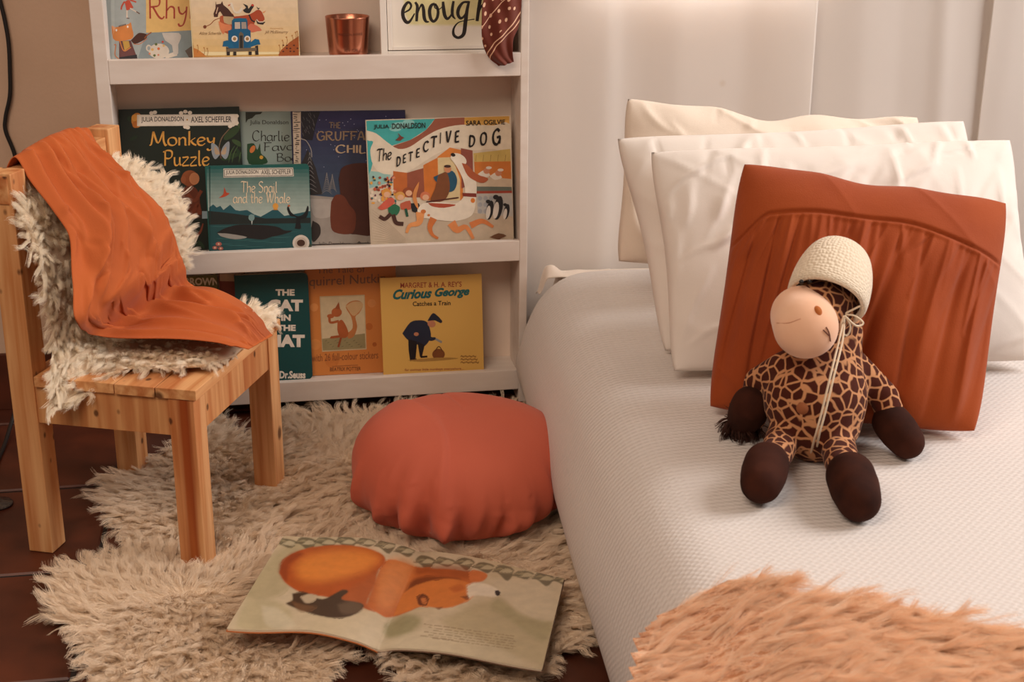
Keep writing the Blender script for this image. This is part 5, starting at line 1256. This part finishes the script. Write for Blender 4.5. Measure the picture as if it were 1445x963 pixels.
# ============================================================ PILLOWS
def pillow(name, TL, TR, BR, BL, thick, label, mat, seed, front=(0, -1, .35), nu=110, nv=80, pinch=.045, wr=.006, wf=9, bulge_low=.0, flange=0.0, group=None, extra=None, rnd=0.0, cre=None, dip=0.0):
    TL, TR, BR, BL = [np.array(p, float) for p in (TL, TR, BR, BL)]
    s = np.linspace(0, 1, nu)[:, None]; t = np.linspace(0, 1, nv)[None]     # s left-right, t bottom-top
    ex = ((TR + BR) - (TL + BL)) / 2; ey = ((TL + TR) - (BL + BR)) / 2
    n = np.cross(ex, ey); n /= np.linalg.norm(n)
    if n @ np.array(front) < 0: n = -n
    wdt, hgt = np.linalg.norm(ex), np.linalg.norm(ey)
    # edges bow inwards between the corners
    s2 = .5 + (s - .5) * (1 - pinch * np.sin(np.pi * t) * 2 * np.abs(s - .5) ** 1 * 1.0)
    t2 = .5 + (t - .5) * (1 - pinch * np.sin(np.pi * s) * 2 * np.abs(t - .5) ** 1 * 1.0)
    if rnd:
        s2 = .5 + (s2 - .5) * (1 - rnd * (2 * np.abs(t - .5)) ** 5); t2 = .5 + (t2 - .5) * (1 - rnd * (2 * np.abs(s - .5)) ** 5)
    if dip: t2 = t2 - dip * t ** 3 * (np.sin(np.pi * s) ** 1.5 * (1 + .5 * np.sin(s * 17)) )
    S, T = np.broadcast_arrays(s2, t2); S = S[..., None]; T = T[..., None]
    mid = (BL * (1 - S) + BR * S) * (1 - T) + (TL * (1 - S) + TR * S) * T
    a = np.clip(1 - (2 * np.abs(s - .5)) ** 2.6, 0, 1) ** .55; b_ = np.clip(1 - (2 * np.abs(t - .5 + bulge_low * 0)) ** 2.6, 0, 1) ** .55
    puff = a * b_ * (1 + bulge_low * (.5 - t) * 2)
    wn = WNoise(seed, wf, dim=2); q = np.stack(np.broadcast_arrays(s * wdt, t * hgt), -1)
    q[..., 0] += .6 * q[..., 1]
    n1 = wn(q.reshape(-1, 2)).reshape(nu, nv); r1 = (1 - np.abs(np.sin(n1 * 1.3 + q[..., 0] * 22))) ** 3
    wr2 = WNoise(seed + 1, wf * 3.2, dim=2)(q.reshape(-1, 2)).reshape(nu, nv)
    edge = np.clip(1.2 - puff, .25, 1)
    disp = wr * (n1 * .5 + wr2 * .25) + wr * 1.1 * r1 * edge
    if cre is not None:
        r9 = random.Random(seed); it = []
        for _ in range(cre[0]):
            a0, b0 = r9.uniform(0, wdt), r9.uniform(0, hgt); an = r9.uniform(*cre[2]); L9 = r9.uniform(.05, .16); it.append((a0, b0, a0 + L9 * math.cos(an), b0 + L9 * math.sin(an), r9.uniform(.004, .010), r9.choice([1, 1, -1]) * r9.uniform(.4, 1) * cre[1]))
        disp = disp + creases(s * wdt + .006 * n1, t * hgt + .006 * wr2, it)
    if extra is not None: disp = disp + extra(s, t, wdt, hgt)
    fr = mid + n * (thick * .5 * puff + disp * np.minimum(1, puff * 3))[..., None]
    bk = mid - n * (thick * .5 * puff - disp * .5 * np.minimum(1, puff * 3))[..., None]
    V = np.concatenate([fr.reshape(-1, 3), bk.reshape(-1, 3)]); k = nu * nv; f = grid_faces(nu, nv)
    # weld the rims
    rim = np.zeros((nu, nv), bool); rim[0] = rim[-1] = True; rim[:, 0] = rim[:, -1] = True
    mp = np.arange(2 * k); ri = np.where(rim.ravel())[0]; mp[k + ri] = ri
    F = np.concatenate([f, mp[f + k][:, ::-1]])
    if np.cross(fr[1, 0] - fr[0, 0], fr[0, 1] - fr[0, 0]) @ n < 0: F = F[:, ::-1]
    base = (BL + BR) / 2
    V = V - base
    me = mesh(name, V, F, True)
    me2 = bmesh.new(); me2.from_mesh(me); loose = [v for v in me2.verts if not v.link_faces]; bmesh.ops.delete(me2, geom=loose, context='VERTS'); me2.to_mesh(me); me2.free()
    l = None
    o = new_obj(name, me, None, mat); o.location = tuple(base)
    if label: tag(o, label, 'pillow' if 'pillow' in name else 'cushion', group)
    return o, n
zt = BT + .004
white1 = fabric('white_pillow_cotton', rgb(232, 222, 212), rgb(226, 215, 204), 4, rough=.9, bump=.18)
white2 = fabric('cream_linen', rgb(232, 216, 198), rgb(224, 206, 188), 4, rough=.9, bump=.3)
def flange(s, t, w, h):       # stitched hem band near the left end
    d = s * w - .065
    return -.0035 * np.exp(-(d / .004) ** 2) + .002 * sstep(-d, 0, .01)
# front
pillow('pillow', at(911, 211, Y=-.500), at(1432, 193, Y=-.560), at(1475, 512, Z=zt + .02) + np.array([0, .0, 0]), at(944, 529, Z=zt + .012), .15,
       'white cotton pillow in front of the other pillows, directly behind the rust cushion', white1, 3, wr=.0035, cre=(64, .0075, (.3, 1.6)), rnd=.03, group='pillows leaning at the bed head')
# middle
pillow('pillow', at(863, 192, Y=-.400), at(1366, 166, Y=-.470), at(1420, 480, Y=-.60), at(932, 500, Y=-.61), .13,
       'white cotton pillow with a stitched hem, between the front and rearmost pillows', white1, 8, wr=.0035, cre=(46, .006, (.2, 1.8)), rnd=.03, extra=flange, group='pillows leaning at the bed head')
# back
pillow('pillow', at(880, 136, Y=-.185), at(1300, 163, Y=-.24), at(1330, 395, Y=-.36), at(866, 372, Y=-.34), .12,
       'cream linen pillow with a crumpled upper edge, rearmost against the curtain', white2, 12, wr=.007, wf=12, pinch=.03, dip=.055, rnd=.03, cre=(20, .007, (1.0, 2.2)), group='pillows leaning at the bed head')

# rust cushion
def rust():
    mt, nt, b = mat_base('rust_linen', rgb(160, 68, 32), .85, sheen=.08, spec=.2)
    mp, nz, rp = mix_noise(nt, b, rgb(148, 64, 27), rgb(162, 74, 31), 7)
    n2 = N(nt, 'ShaderNodeTexNoise'); n2.inputs['Scale'].default_value = 500; nt.links.new(mp.outputs[0], n2.inputs['Vector'])
    n3 = N(nt, 'ShaderNodeTexNoise'); n3.inputs['Scale'].default_value = 30; nt.links.new(mp.outputs[0], n3.inputs['Vector'])
    ad = N(nt, 'ShaderNodeMath', operation='MULTIPLY_ADD'); nt.links.new(n3.outputs[0], ad.inputs[0]); ad.inputs[1].default_value = 2.5; nt.links.new(n2.outputs[0], ad.inputs[2])
    add_bump(nt, b, ad.outputs[0], .25, .0015)
    wn = WNoise(77, 1.0, dim=2)
    def ex(s, t, w, h):
        seam = .74 + .055 * np.sin(np.pi * s) - .03 * sstep(s, .6, 1.0) - .10 * (1 - sstep(s, 0, .14)) * 1.0
        below = sstep(seam - t, 0.0, .03)
        r9 = random.Random(31); it = []
        for k in range(40):
            s0 = (k + r9.uniform(.1, .9)) / 40 * w; ln_ = r9.uniform(.05, .14) if k % 3 else r9.uniform(.22, .34)
            v0 = float(np.interp(s0 / w, [0, .14, .5, .8, 1], [.68, .76, .79, .755, .70])) * h
            it.append((s0, v0 + .004, s0 + r9.uniform(-.045, .015), v0 - ln_, r9.uniform(.004, .007) if k % 3 else r9.uniform(.007, .011), r9.choice([1, -1]) * (r9.uniform(.003, .005) if k % 3 else r9.uniform(.006, .010))))
        q = np.stack(np.broadcast_arrays(s * 3, t * 3), -1); n1 = wn(q.reshape(-1, 2)).reshape(q.shape[:2])
        g = below * creases(s * w + .004 * n1, t * h + .004 * n1, it)
        return g - .006 * np.exp(-((t - seam) / .008) ** 2) + .004 * (1 - below)
    TLc, TRc = at(1044, 224, Y=-.735), at(1428, 282, Y=-.87)
    BRc, BLc = at(1382, 616, Z=zt + .012), at(994, 580, Z=zt + .012)
    o, n = pillow('throw_cushion', TLc, TRc, BRc, BLc, .165, 'square rust-red linen cushion with gathered pleats below a curved seam, behind the toy', mt, 22, nu=260, nv=170, wr=.004, wf=7, extra=ex, pinch=.02, rnd=.04, dip=.016)
    return o, n
rust()

# ============================================================ SOFT TOY
def blob(name, chains, vox=.0045, smooth=6, base=(0, 0, 0), sub=3):
    """one continuous surface grown round chains of (point, radius)"""
    bm = bmesh.new()
    for ch in chains:
        for i in range(len(ch)):
            p, r0 = np.array(ch[i][0], float), ch[i][1]
            if i + 1 < len(ch):
                p2, r2 = np.array(ch[i + 1][0], float), ch[i + 1][1]; k = max(1, int(np.linalg.norm(p2 - p) / (.25 * min(r0, r2)) + 1))
            else: p2, r2, k = p, r0, 1
            for j in range(k):
                f = j / k; q = p + (p2 - p) * f; rr = r0 + (r2 - r0) * f
                m4 = Matrix.Translation(Vector(q - np.array(base))) @ Matrix.Diagonal((rr, rr, rr, 1))
                bmesh.ops.create_icosphere(bm, subdivisions=sub, radius=1, matrix=m4)
    me = bpy.data.meshes.new(name); bm.to_mesh(me); bm.free()
    o = bpy.data.objects.new(name, me); COL.objects.link(o)
    r = o.modifiers.new('r', 'REMESH'); r.mode = 'VOXEL'; r.voxel_size = vox; r.use_smooth_shade = True
    s = o.modifiers.new('s', 'SMOOTH'); s.iterations = smooth; s.factor = .6
    dg = bpy.context.evaluated_depsgraph_get(); me2 = bpy.data.meshes.new_from_object(o.evaluated_get(dg)); me2.name = name
    bpy.data.objects.remove(o); bpy.data.meshes.remove(me)
    me2.polygons.foreach_set('use_smooth', [True] * len(me2.polygons)); me2.materials.clear(); return me2
def giraffe_mat():
    mt, nt, b = mat_base('giraffe_plush', rgb(96, 46, 28), .95, sheen=.05, spec=.15); L = nt.links
    tc = N(nt, 'ShaderNodeTexCoord'); nz = N(nt, 'ShaderNodeTexNoise'); nz.inputs['Scale'].default_value = 30; L.new(tc.outputs['Object'], nz.inputs['Vector'])
    vm = N(nt, 'ShaderNodeVectorMath', operation='SCALE'); vm.inputs['Scale'].default_value = .010; L.new(nz.outputs['Color'], vm.inputs[0])
    va = N(nt, 'ShaderNodeVectorMath', operation='ADD'); L.new(tc.outputs['Object'], va.inputs[0]); L.new(vm.outputs[0], va.inputs[1])
    vo = N(nt, 'ShaderNodeTexVoronoi', feature='DISTANCE_TO_EDGE'); vo.inputs['Scale'].default_value = 58; vo.inputs['Randomness'].default_value = .85; L.new(va.outputs[0], vo.inputs['Vector'])
    rp = N(nt, 'ShaderNodeValToRGB'); e = rp.color_ramp.elements; e[0].position = .055; e[0].color = rgb(196, 140, 98); e[1].position = .11; e[1].color = rgb(72, 30, 19)
    L.new(vo.outputs['Distance'], rp.inputs[0]); L.new(rp.outputs[0], b.inputs['Base Color'])
    n2 = N(nt, 'ShaderNodeTexNoise'); n2.inputs['Scale'].default_value = 900; L.new(tc.outputs['Object'], n2.inputs['Vector']); add_bump(nt, b, n2.outputs[0], .3, .001)
    return mt
def toy():
    z0 = BT + .006
    hip = at(1150, 600, Z=z0 + .045); base = hip.copy(); base[2] = z0
    Y0 = hip[1]
    t = thing('giraffe_soft_toy', tuple(base), 'plush giraffe with brown spots and chocolate hooves sitting against the rust cushion', 'soft toy')
    body = at(1150, 562, Y=Y0 + .012); chest = at(1158, 515, Y=Y0 + .030); nk = at(1185, 470, Y=Y0 + .045); head = at(1166, 428, Y=Y0 + .035)
    hiB = at(1152, 590, Y=Y0 + .0)
    shL, shR = at(1108, 520, Y=Y0 + .03), at(1205, 520, Y=Y0 + .03)
    haL, haR = at(1062, 588, Z=z0 + .034), at(1262, 606, Z=z0 + .036)
    elL, elR = at(1072, 540, Y=(shL[1] + haL[1]) / 2 + .02), at(1248, 560, Y=(shR[1] + haR[1]) / 2 + .01)
    lgL0, lgR0 = at(1108, 612, Z=z0 + .035), at(1180, 622, Z=z0 + .035)
    ftL, ftR = at(1078, 668, Z=z0 + .036), at(1205, 692, Z=z0 + .036)
    kL, kR = at(1096, 640, Z=z0 + .034), at(1188, 652, Z=z0 + .034)
    chains = [[(hiB, .066), (body, .076), (chest, .058), (nk, .034), (head, .046)],
              [(shL, .026), (elL, .024), (haL, .022)], [(shR, .026), (elR, .022), (haR, .022)],
              [(lgL0, .026), (kL, .024), (ftL, .022)], [(lgR0, .026), (kR, .025), (ftR, .022)],
              [(head, .046), (at(1150, 440, Y=Y0 + .01), .044)]]
    bme = blob('body', chains, .0045, 5, base)
    new_obj('body', bme, t, giraffe_mat())
    hm, hnt, hb = mat_base('chocolate_plush', rgb(52, 24, 15), .9, sheen=.0, spec=.15); mix_noise(hnt, hb, rgb(40, 18, 12), rgb(66, 32, 20), 22)
    def hoof(c, tip, r0, r1):
        c = np.array(c); tip = np.array(tip)
        new_obj('hoof', blob('hoof', [[(c, r0), ((c + tip) / 2, (r0 + r1) / 2 * 1.06), (tip, r1)]], .0045, 5, base), t, hm)
    hoof(at(1082, 655, Z=z0 + .036), at(1074, 682, Z=z0 + .030), .032, .029)
    hoof(at(1200, 672, Z=z0 + .038), at(1212, 706, Z=z0 + .030), .034, .030)
    hoof(at(1258, 596, Z=z0 + .044), at(1280, 624, Z=z0 + .027), .029, .026)
    hoof(at(1060, 572, Z=z0 + .060), at(1050, 592, Z=z0 + .028), .030, .026)
    # muzzle
    mz = at(1137, 461, Y=Y0 - .030)
    mm, mnt, mb = mat_base('peach_plush', rgb(236, 186, 152), .9, sheen=.3, spec=.15); mix_noise(mnt, mb, rgb(232, 180, 146), rgb(238, 194, 162), 12)
    muz = new_obj('muzzle', blob('muzzle', [[(mz, .046), (mz + np.array([.006, .035, .004]), .044)]], .004, 4, base), t, mm)
    def on_sphere(px, py, c, r):      # the point where a pixel ray meets a ball
        d = ray(px, py); d = d / np.linalg.norm(d); oc = CAM - c; bq = oc @ d; cq = oc @ oc - r * r; disc = max(0, bq * bq - cq); return CAM + d * (-bq - math.sqrt(disc))
    def patch(nm, px, py, c, r, ra, rb, mat, rot=0, par=None):
        p = on_sphere(px, py, c, r); nrm = (p - c) / np.linalg.norm(p - c); up = np.array([0, 0, 1.0]); e1 = np.cross(up, nrm); e1 /= np.linalg.norm(e1); e2 = np.cross(nrm, e1)
        V = [p + nrm * .0022 - base]; 
        for k, f in ((0, .6), (1, 1.0)):
            for i in range(16):
                a_ = i * math.pi / 8; q = e1 * (math.cos(a_ + rot) * ra * f) + e2 * (math.sin(a_ + rot) * rb * f); V.append(p + q + nrm * (.0018 if k == 0 else -.001) - base)
        F = [(0, 1 + i, 1 + (i + 1) % 16) for i in range(16)] + [(1 + i, 17 + i, 17 + (i + 1) % 16, 1 + (i + 1) % 16) for i in range(16)]
        new_obj(nm, mesh(nm, V, F, True), par or t, mat)
    mc = mz; patch('nostril', 1155, 438, mc, .0455, .0058, .0078, plain('toffee_felt', rgb(176, 96, 36), .9), par=muz)
    thread = plain('brown_thread', rgb(110, 60, 42), .8)
    pts = [on_sphere(x, y, mc, .0462) - base for x, y in ((1166, 462), (1170, 470), (1172, 482))]; new_obj('mouth_stitch', tube_mesh('mouth_stitch', pts, .0009, 6, 12), muz, thread)
    pts = [on_sphere(x, y, mc, .0462) - base for x, y in ((1162, 466), (1167, 471), (1170, 474))]; new_obj('mouth_stitch', tube_mesh('mouth_stitch', pts, .0009, 6, 12), muz, thread)
    pts = [on_sphere(x, y, mc, .0458) - base for x, y in ((1096, 456), (1112, 456), (1130, 450))]; new_obj('muzzle_seam', tube_mesh('muzzle_seam', pts, .0005, 6, 12), muz, plain('peach_thread', rgb(200, 140, 112), .9))
    eye = plain('black_bead', rgb(22, 16, 14), .15)
    for x, y in ((1131, 398), (1143, 397)):
        p = at(x, y, Y=Y0 - .002) - base; bm = bmesh.new(); bmesh.ops.create_uvsphere(bm, u_segments=14, v_segments=10, radius=.0036, matrix=Matrix.Translation(Vector(p))); me = bpy.data.meshes.new('eye'); bm.to_mesh(me); bm.free()
        for pl in me.polygons: pl.use_smooth = True
        new_obj('eye', me, t, eye)
    # belly button ring
    patch('belly_button', 1132, 577, body, .0755, .009, .009, plain('tan_felt', rgb(150, 88, 52), .9))
    # shaggy tail tuft beside the left hip
    tc_ = at(1046, 600, Z=z0 + .016)
    bm = bmesh.new(); bmesh.ops.create_icosphere(bm, subdivisions=2, radius=.018, matrix=Matrix.Translation(Vector(tc_ - base))); me = bpy.data.meshes.new('tail_tip'); bm.to_mesh(me)
    V = np.array([v.co[:] for v in bm.verts]); T = np.array([[v.index for v in f.verts] for f in bm.faces]); bm.free()
    new_obj('tail_tip', me, t, hm)
    c0 = V.mean(0); Nn = (V - c0) / np.linalg.norm(V - c0, axis=1)[:, None]
    fur('tail_tuft', t, V, T, Nn, lambda p: (p - c0) * 20 + np.array([.0, -.5, -.5]), hair_mat('dark_plush_hair', rgb(42, 22, 15), rgb(74, 42, 30)), 900, .03, .0006, clump=.006, clumpy=.5, curl=.3, lift=.8, seed=4)

    # ---- knitted bonnet
    hc = at(1172, 402, Y=Y0 + .032)
    bt = thing('knitted_bonnet', tuple(hc), 'cream knitted bonnet tied with long cords on the giraffe toy\'s head', 'hat')
    ax = at(1196, 345, Y=Y0 + .055) - at(1160, 425, Y=Y0 + .0); ax = ax / np.linalg.norm(ax) + np.array([0, .25, 0]); ax /= np.linalg.norm(ax)
    e1 = np.cross(ax, np.array([0, 1.0, 0])); e1 /= np.linalg.norm(e1); e2 = np.cross(ax, e1)
    cen = at(1173, 400, Y=Y0 + .034)
    ph0 = math.atan2(e2[1], e1[1])
    prof = [(.050, -.030), (.0525, -.034), (.0545, -.030), (.0550, -.016), (.0535, .006), (.0490, .028), (.0420, .046), (.0320, .058), (.0180, .0645), (.0, .067)]
    pr = crom(np.array(prof), 60); S = 72; V = []; F = []
    for i, (r0, h0) in enumerate(pr):
        for j in range(S):
            a_ = 2 * math.pi * j / S + ph0; front = math.cos(a_)
            V.append(cen + ax * (h0 * 1.02) + (e1 * math.cos(a_) + e2 * math.sin(a_)) * max(r0, 0) * (1 + .015 * math.sin(a_ * 3 + 1)) - hc)
    for i in range(len(pr) - 1):
        for j in range(S): F.append((i * S + j, i * S + (j + 1) % S, (i + 1) * S + (j + 1) % S, (i + 1) * S + j))
    me = mesh('crown', V, F, True)
    uvl = me.uv_layers.new(name='uv'); idx = np.zeros(len(me.loops), dtype=np.int32); me.loops.foreach_get('vertex_index', idx)
    uvl.data.foreach_set('uv', np.stack([(idx % S) / S, (idx // S) / 60.], 1).astype(np.float32).ravel())
    km, knt, kb = mat_base('cream_knit', rgb(232, 214, 188), .95, sheen=.3, spec=.15)
    uvn = N(knt, 'ShaderNodeUVMap'); uvn.uv_map = 'uv'; sp = N(knt, 'ShaderNodeSeparateXYZ'); knt.links.new(uvn.outputs[0], sp.inputs[0])
    def sn(o_, k_):
        m1 = N(knt, 'ShaderNodeMath', operation='MULTIPLY'); knt.links.new(o_, m1.inputs[0]); m1.inputs[1].default_value = k_
        m2 = N(knt, 'ShaderNodeMath', operation='SINE'); knt.links.new(m1.outputs[0], m2.inputs[0]); return m2.outputs[0]
    mpk = N(knt, 'ShaderNodeMapping'); mpk.inputs['Scale'].default_value = (64, 34, 1); knt.links.new(uvn.outputs[0], mpk.inputs[0])
    vk = N(knt, 'ShaderNodeTexVoronoi'); vk.voronoi_dimensions = '2D'; vk.inputs['Scale'].default_value = 1; vk.inputs['Randomness'].default_value = .55; knt.links.new(mpk.outputs[0], vk.inputs['Vector'])
    iv = N(knt, 'ShaderNodeMath', operation='SUBTRACT'); iv.inputs[0].default_value = 1.0; knt.links.new(vk.outputs['Distance'], iv.inputs[1])
    add_bump(knt, kb, iv.outputs[0], .9, .0022)
    o = new_obj('crown', me, bt, km); sm = o.modifiers.new('t', 'SOLIDIFY'); sm.thickness = .003; sm.offset = 1
    cord = plain('cream_cord', rgb(226, 206, 178), .9)
    k0 = at(1192, 444, Y=Y0 - .012)
    for i, off in enumerate((0, 5)):
        pts = [k0, at(1184 + off, 480, Y=Y0 - .045), at(1172 + off, 530, Y=Y0 - .078), at(1160 + off, 580, Y=Y0 - .088), at(1150 + off, 618, Y=Y0 - .082), at(1142 + off * 2, 648 - off, Z=z0 + .006)]
        new_obj('tie_cord', tube_mesh('tie_cord', [p - hc for p in pts], .0016, 7, 50), bt, cord)
    for lps in ([(1192, 444), (1206, 446), (1218, 456), (1208, 460), (1192, 446)], [(1192, 444), (1200, 462), (1194, 474), (1186, 462), (1191, 446)], [(1192, 443), (1202, 438), (1214, 432)]):
        pts = [at(x, y, Y=Y0 - .016 - .003 * k) - hc for k, (x, y) in enumerate(lps)]
        new_obj('bow_loop', tube_mesh('bow_loop', pts, .0015, 7, 30), bt, cord)
toy()

# ============================================================ PEACH FUR THROW
def throw():
    zt2 = BT + .012
    px = [(900, 850), (930, 822), (985, 812), (1060, 818), (1110, 838), (1200, 845), (1300, 868), (1380, 885), (1500, 905), (1700, 940), (1700, 1300), (1300, 1300), (880, 1260), (885, 1100), (890, 980), (893, 900)]
    poly = crom(np.array([at(x, y, Z=zt2)[:2] for x, y in px + px[:1]]), 160)[:-1]
    lo = poly.min(0); hi = poly.max(0); g = .010
    xs = np.arange(lo[0], hi[0], g); ys = np.arange(lo[1], hi[1], g); X, Y = np.meshgrid(xs, ys, indexing='ij'); ins = point_in_poly(X + g / 2, Y + g / 2, poly)
    idx = -np.ones(X.shape, int); V = []; F = []; wn = WNoise(51, 14, dim=2)
    Zn = wn(np.stack([X, Y], -1).reshape(-1, 2)).reshape(X.shape)
    for i in range(X.shape[0] - 1):
        for j in range(X.shape[1] - 1):
            if ins[i, j]:
                f = []
                for a, b_ in ((i, j), (i + 1, j), (i + 1, j + 1), (i, j + 1)):
                    if idx[a, b_] < 0:
                        idx[a, b_] = len(V); lx_ = (np.array([X[a, b_], Y[a, b_], 0]) - BO) @ BX
                        edge = sstep(.12 - lx_, 0, .14) * .05
                        V.append((X[a, b_], Y[a, b_], zt2 + .003 * Zn[a, b_] - edge))
                    f.append(idx[a, b_])
                F.append(f)
    V = np.array(V); base = np.array([1.0, -1.65, BT]); t = thing('fur_throw', tuple(base), 'long-haired peach faux-fur throw across the foot of the bed', 'throw')
    bk_ = new_obj('backing', mesh('backing', V - base, F, True), t, plain('peach_backing', rgb(190, 130, 90), .9))
    F = np.array(F); T = np.concatenate([F[:, [0, 1, 2]], F[:, [0, 2, 3]]]); Nn = np.tile([0, 0, 1.0], (len(V), 1))
    w1 = WNoise(61, 9, dim=2); w2 = WNoise(62, 9, dim=2); x0 = float(poly[:, 0].min()) - base[0]
    def comb(p):
        e = sstep(.11 - (p[:, 0] - x0), 0, .11)
        return np.stack([.85 - 1.7 * e + .3 * w1(p[:, :2]), -.45 + .3 * w2(p[:, :2]) + .1 * e, 0 * e - .2 * e], 1)
    fur('pile', bk_, V - base, T, Nn, comb, hair_mat('peach_fur', rgb(253, 202, 160), rgb(255, 234, 210)), 180000, .048, .00018, clump=.0075, clumpy=.52, curl=.35, lift=.24, seed=9)
throw()
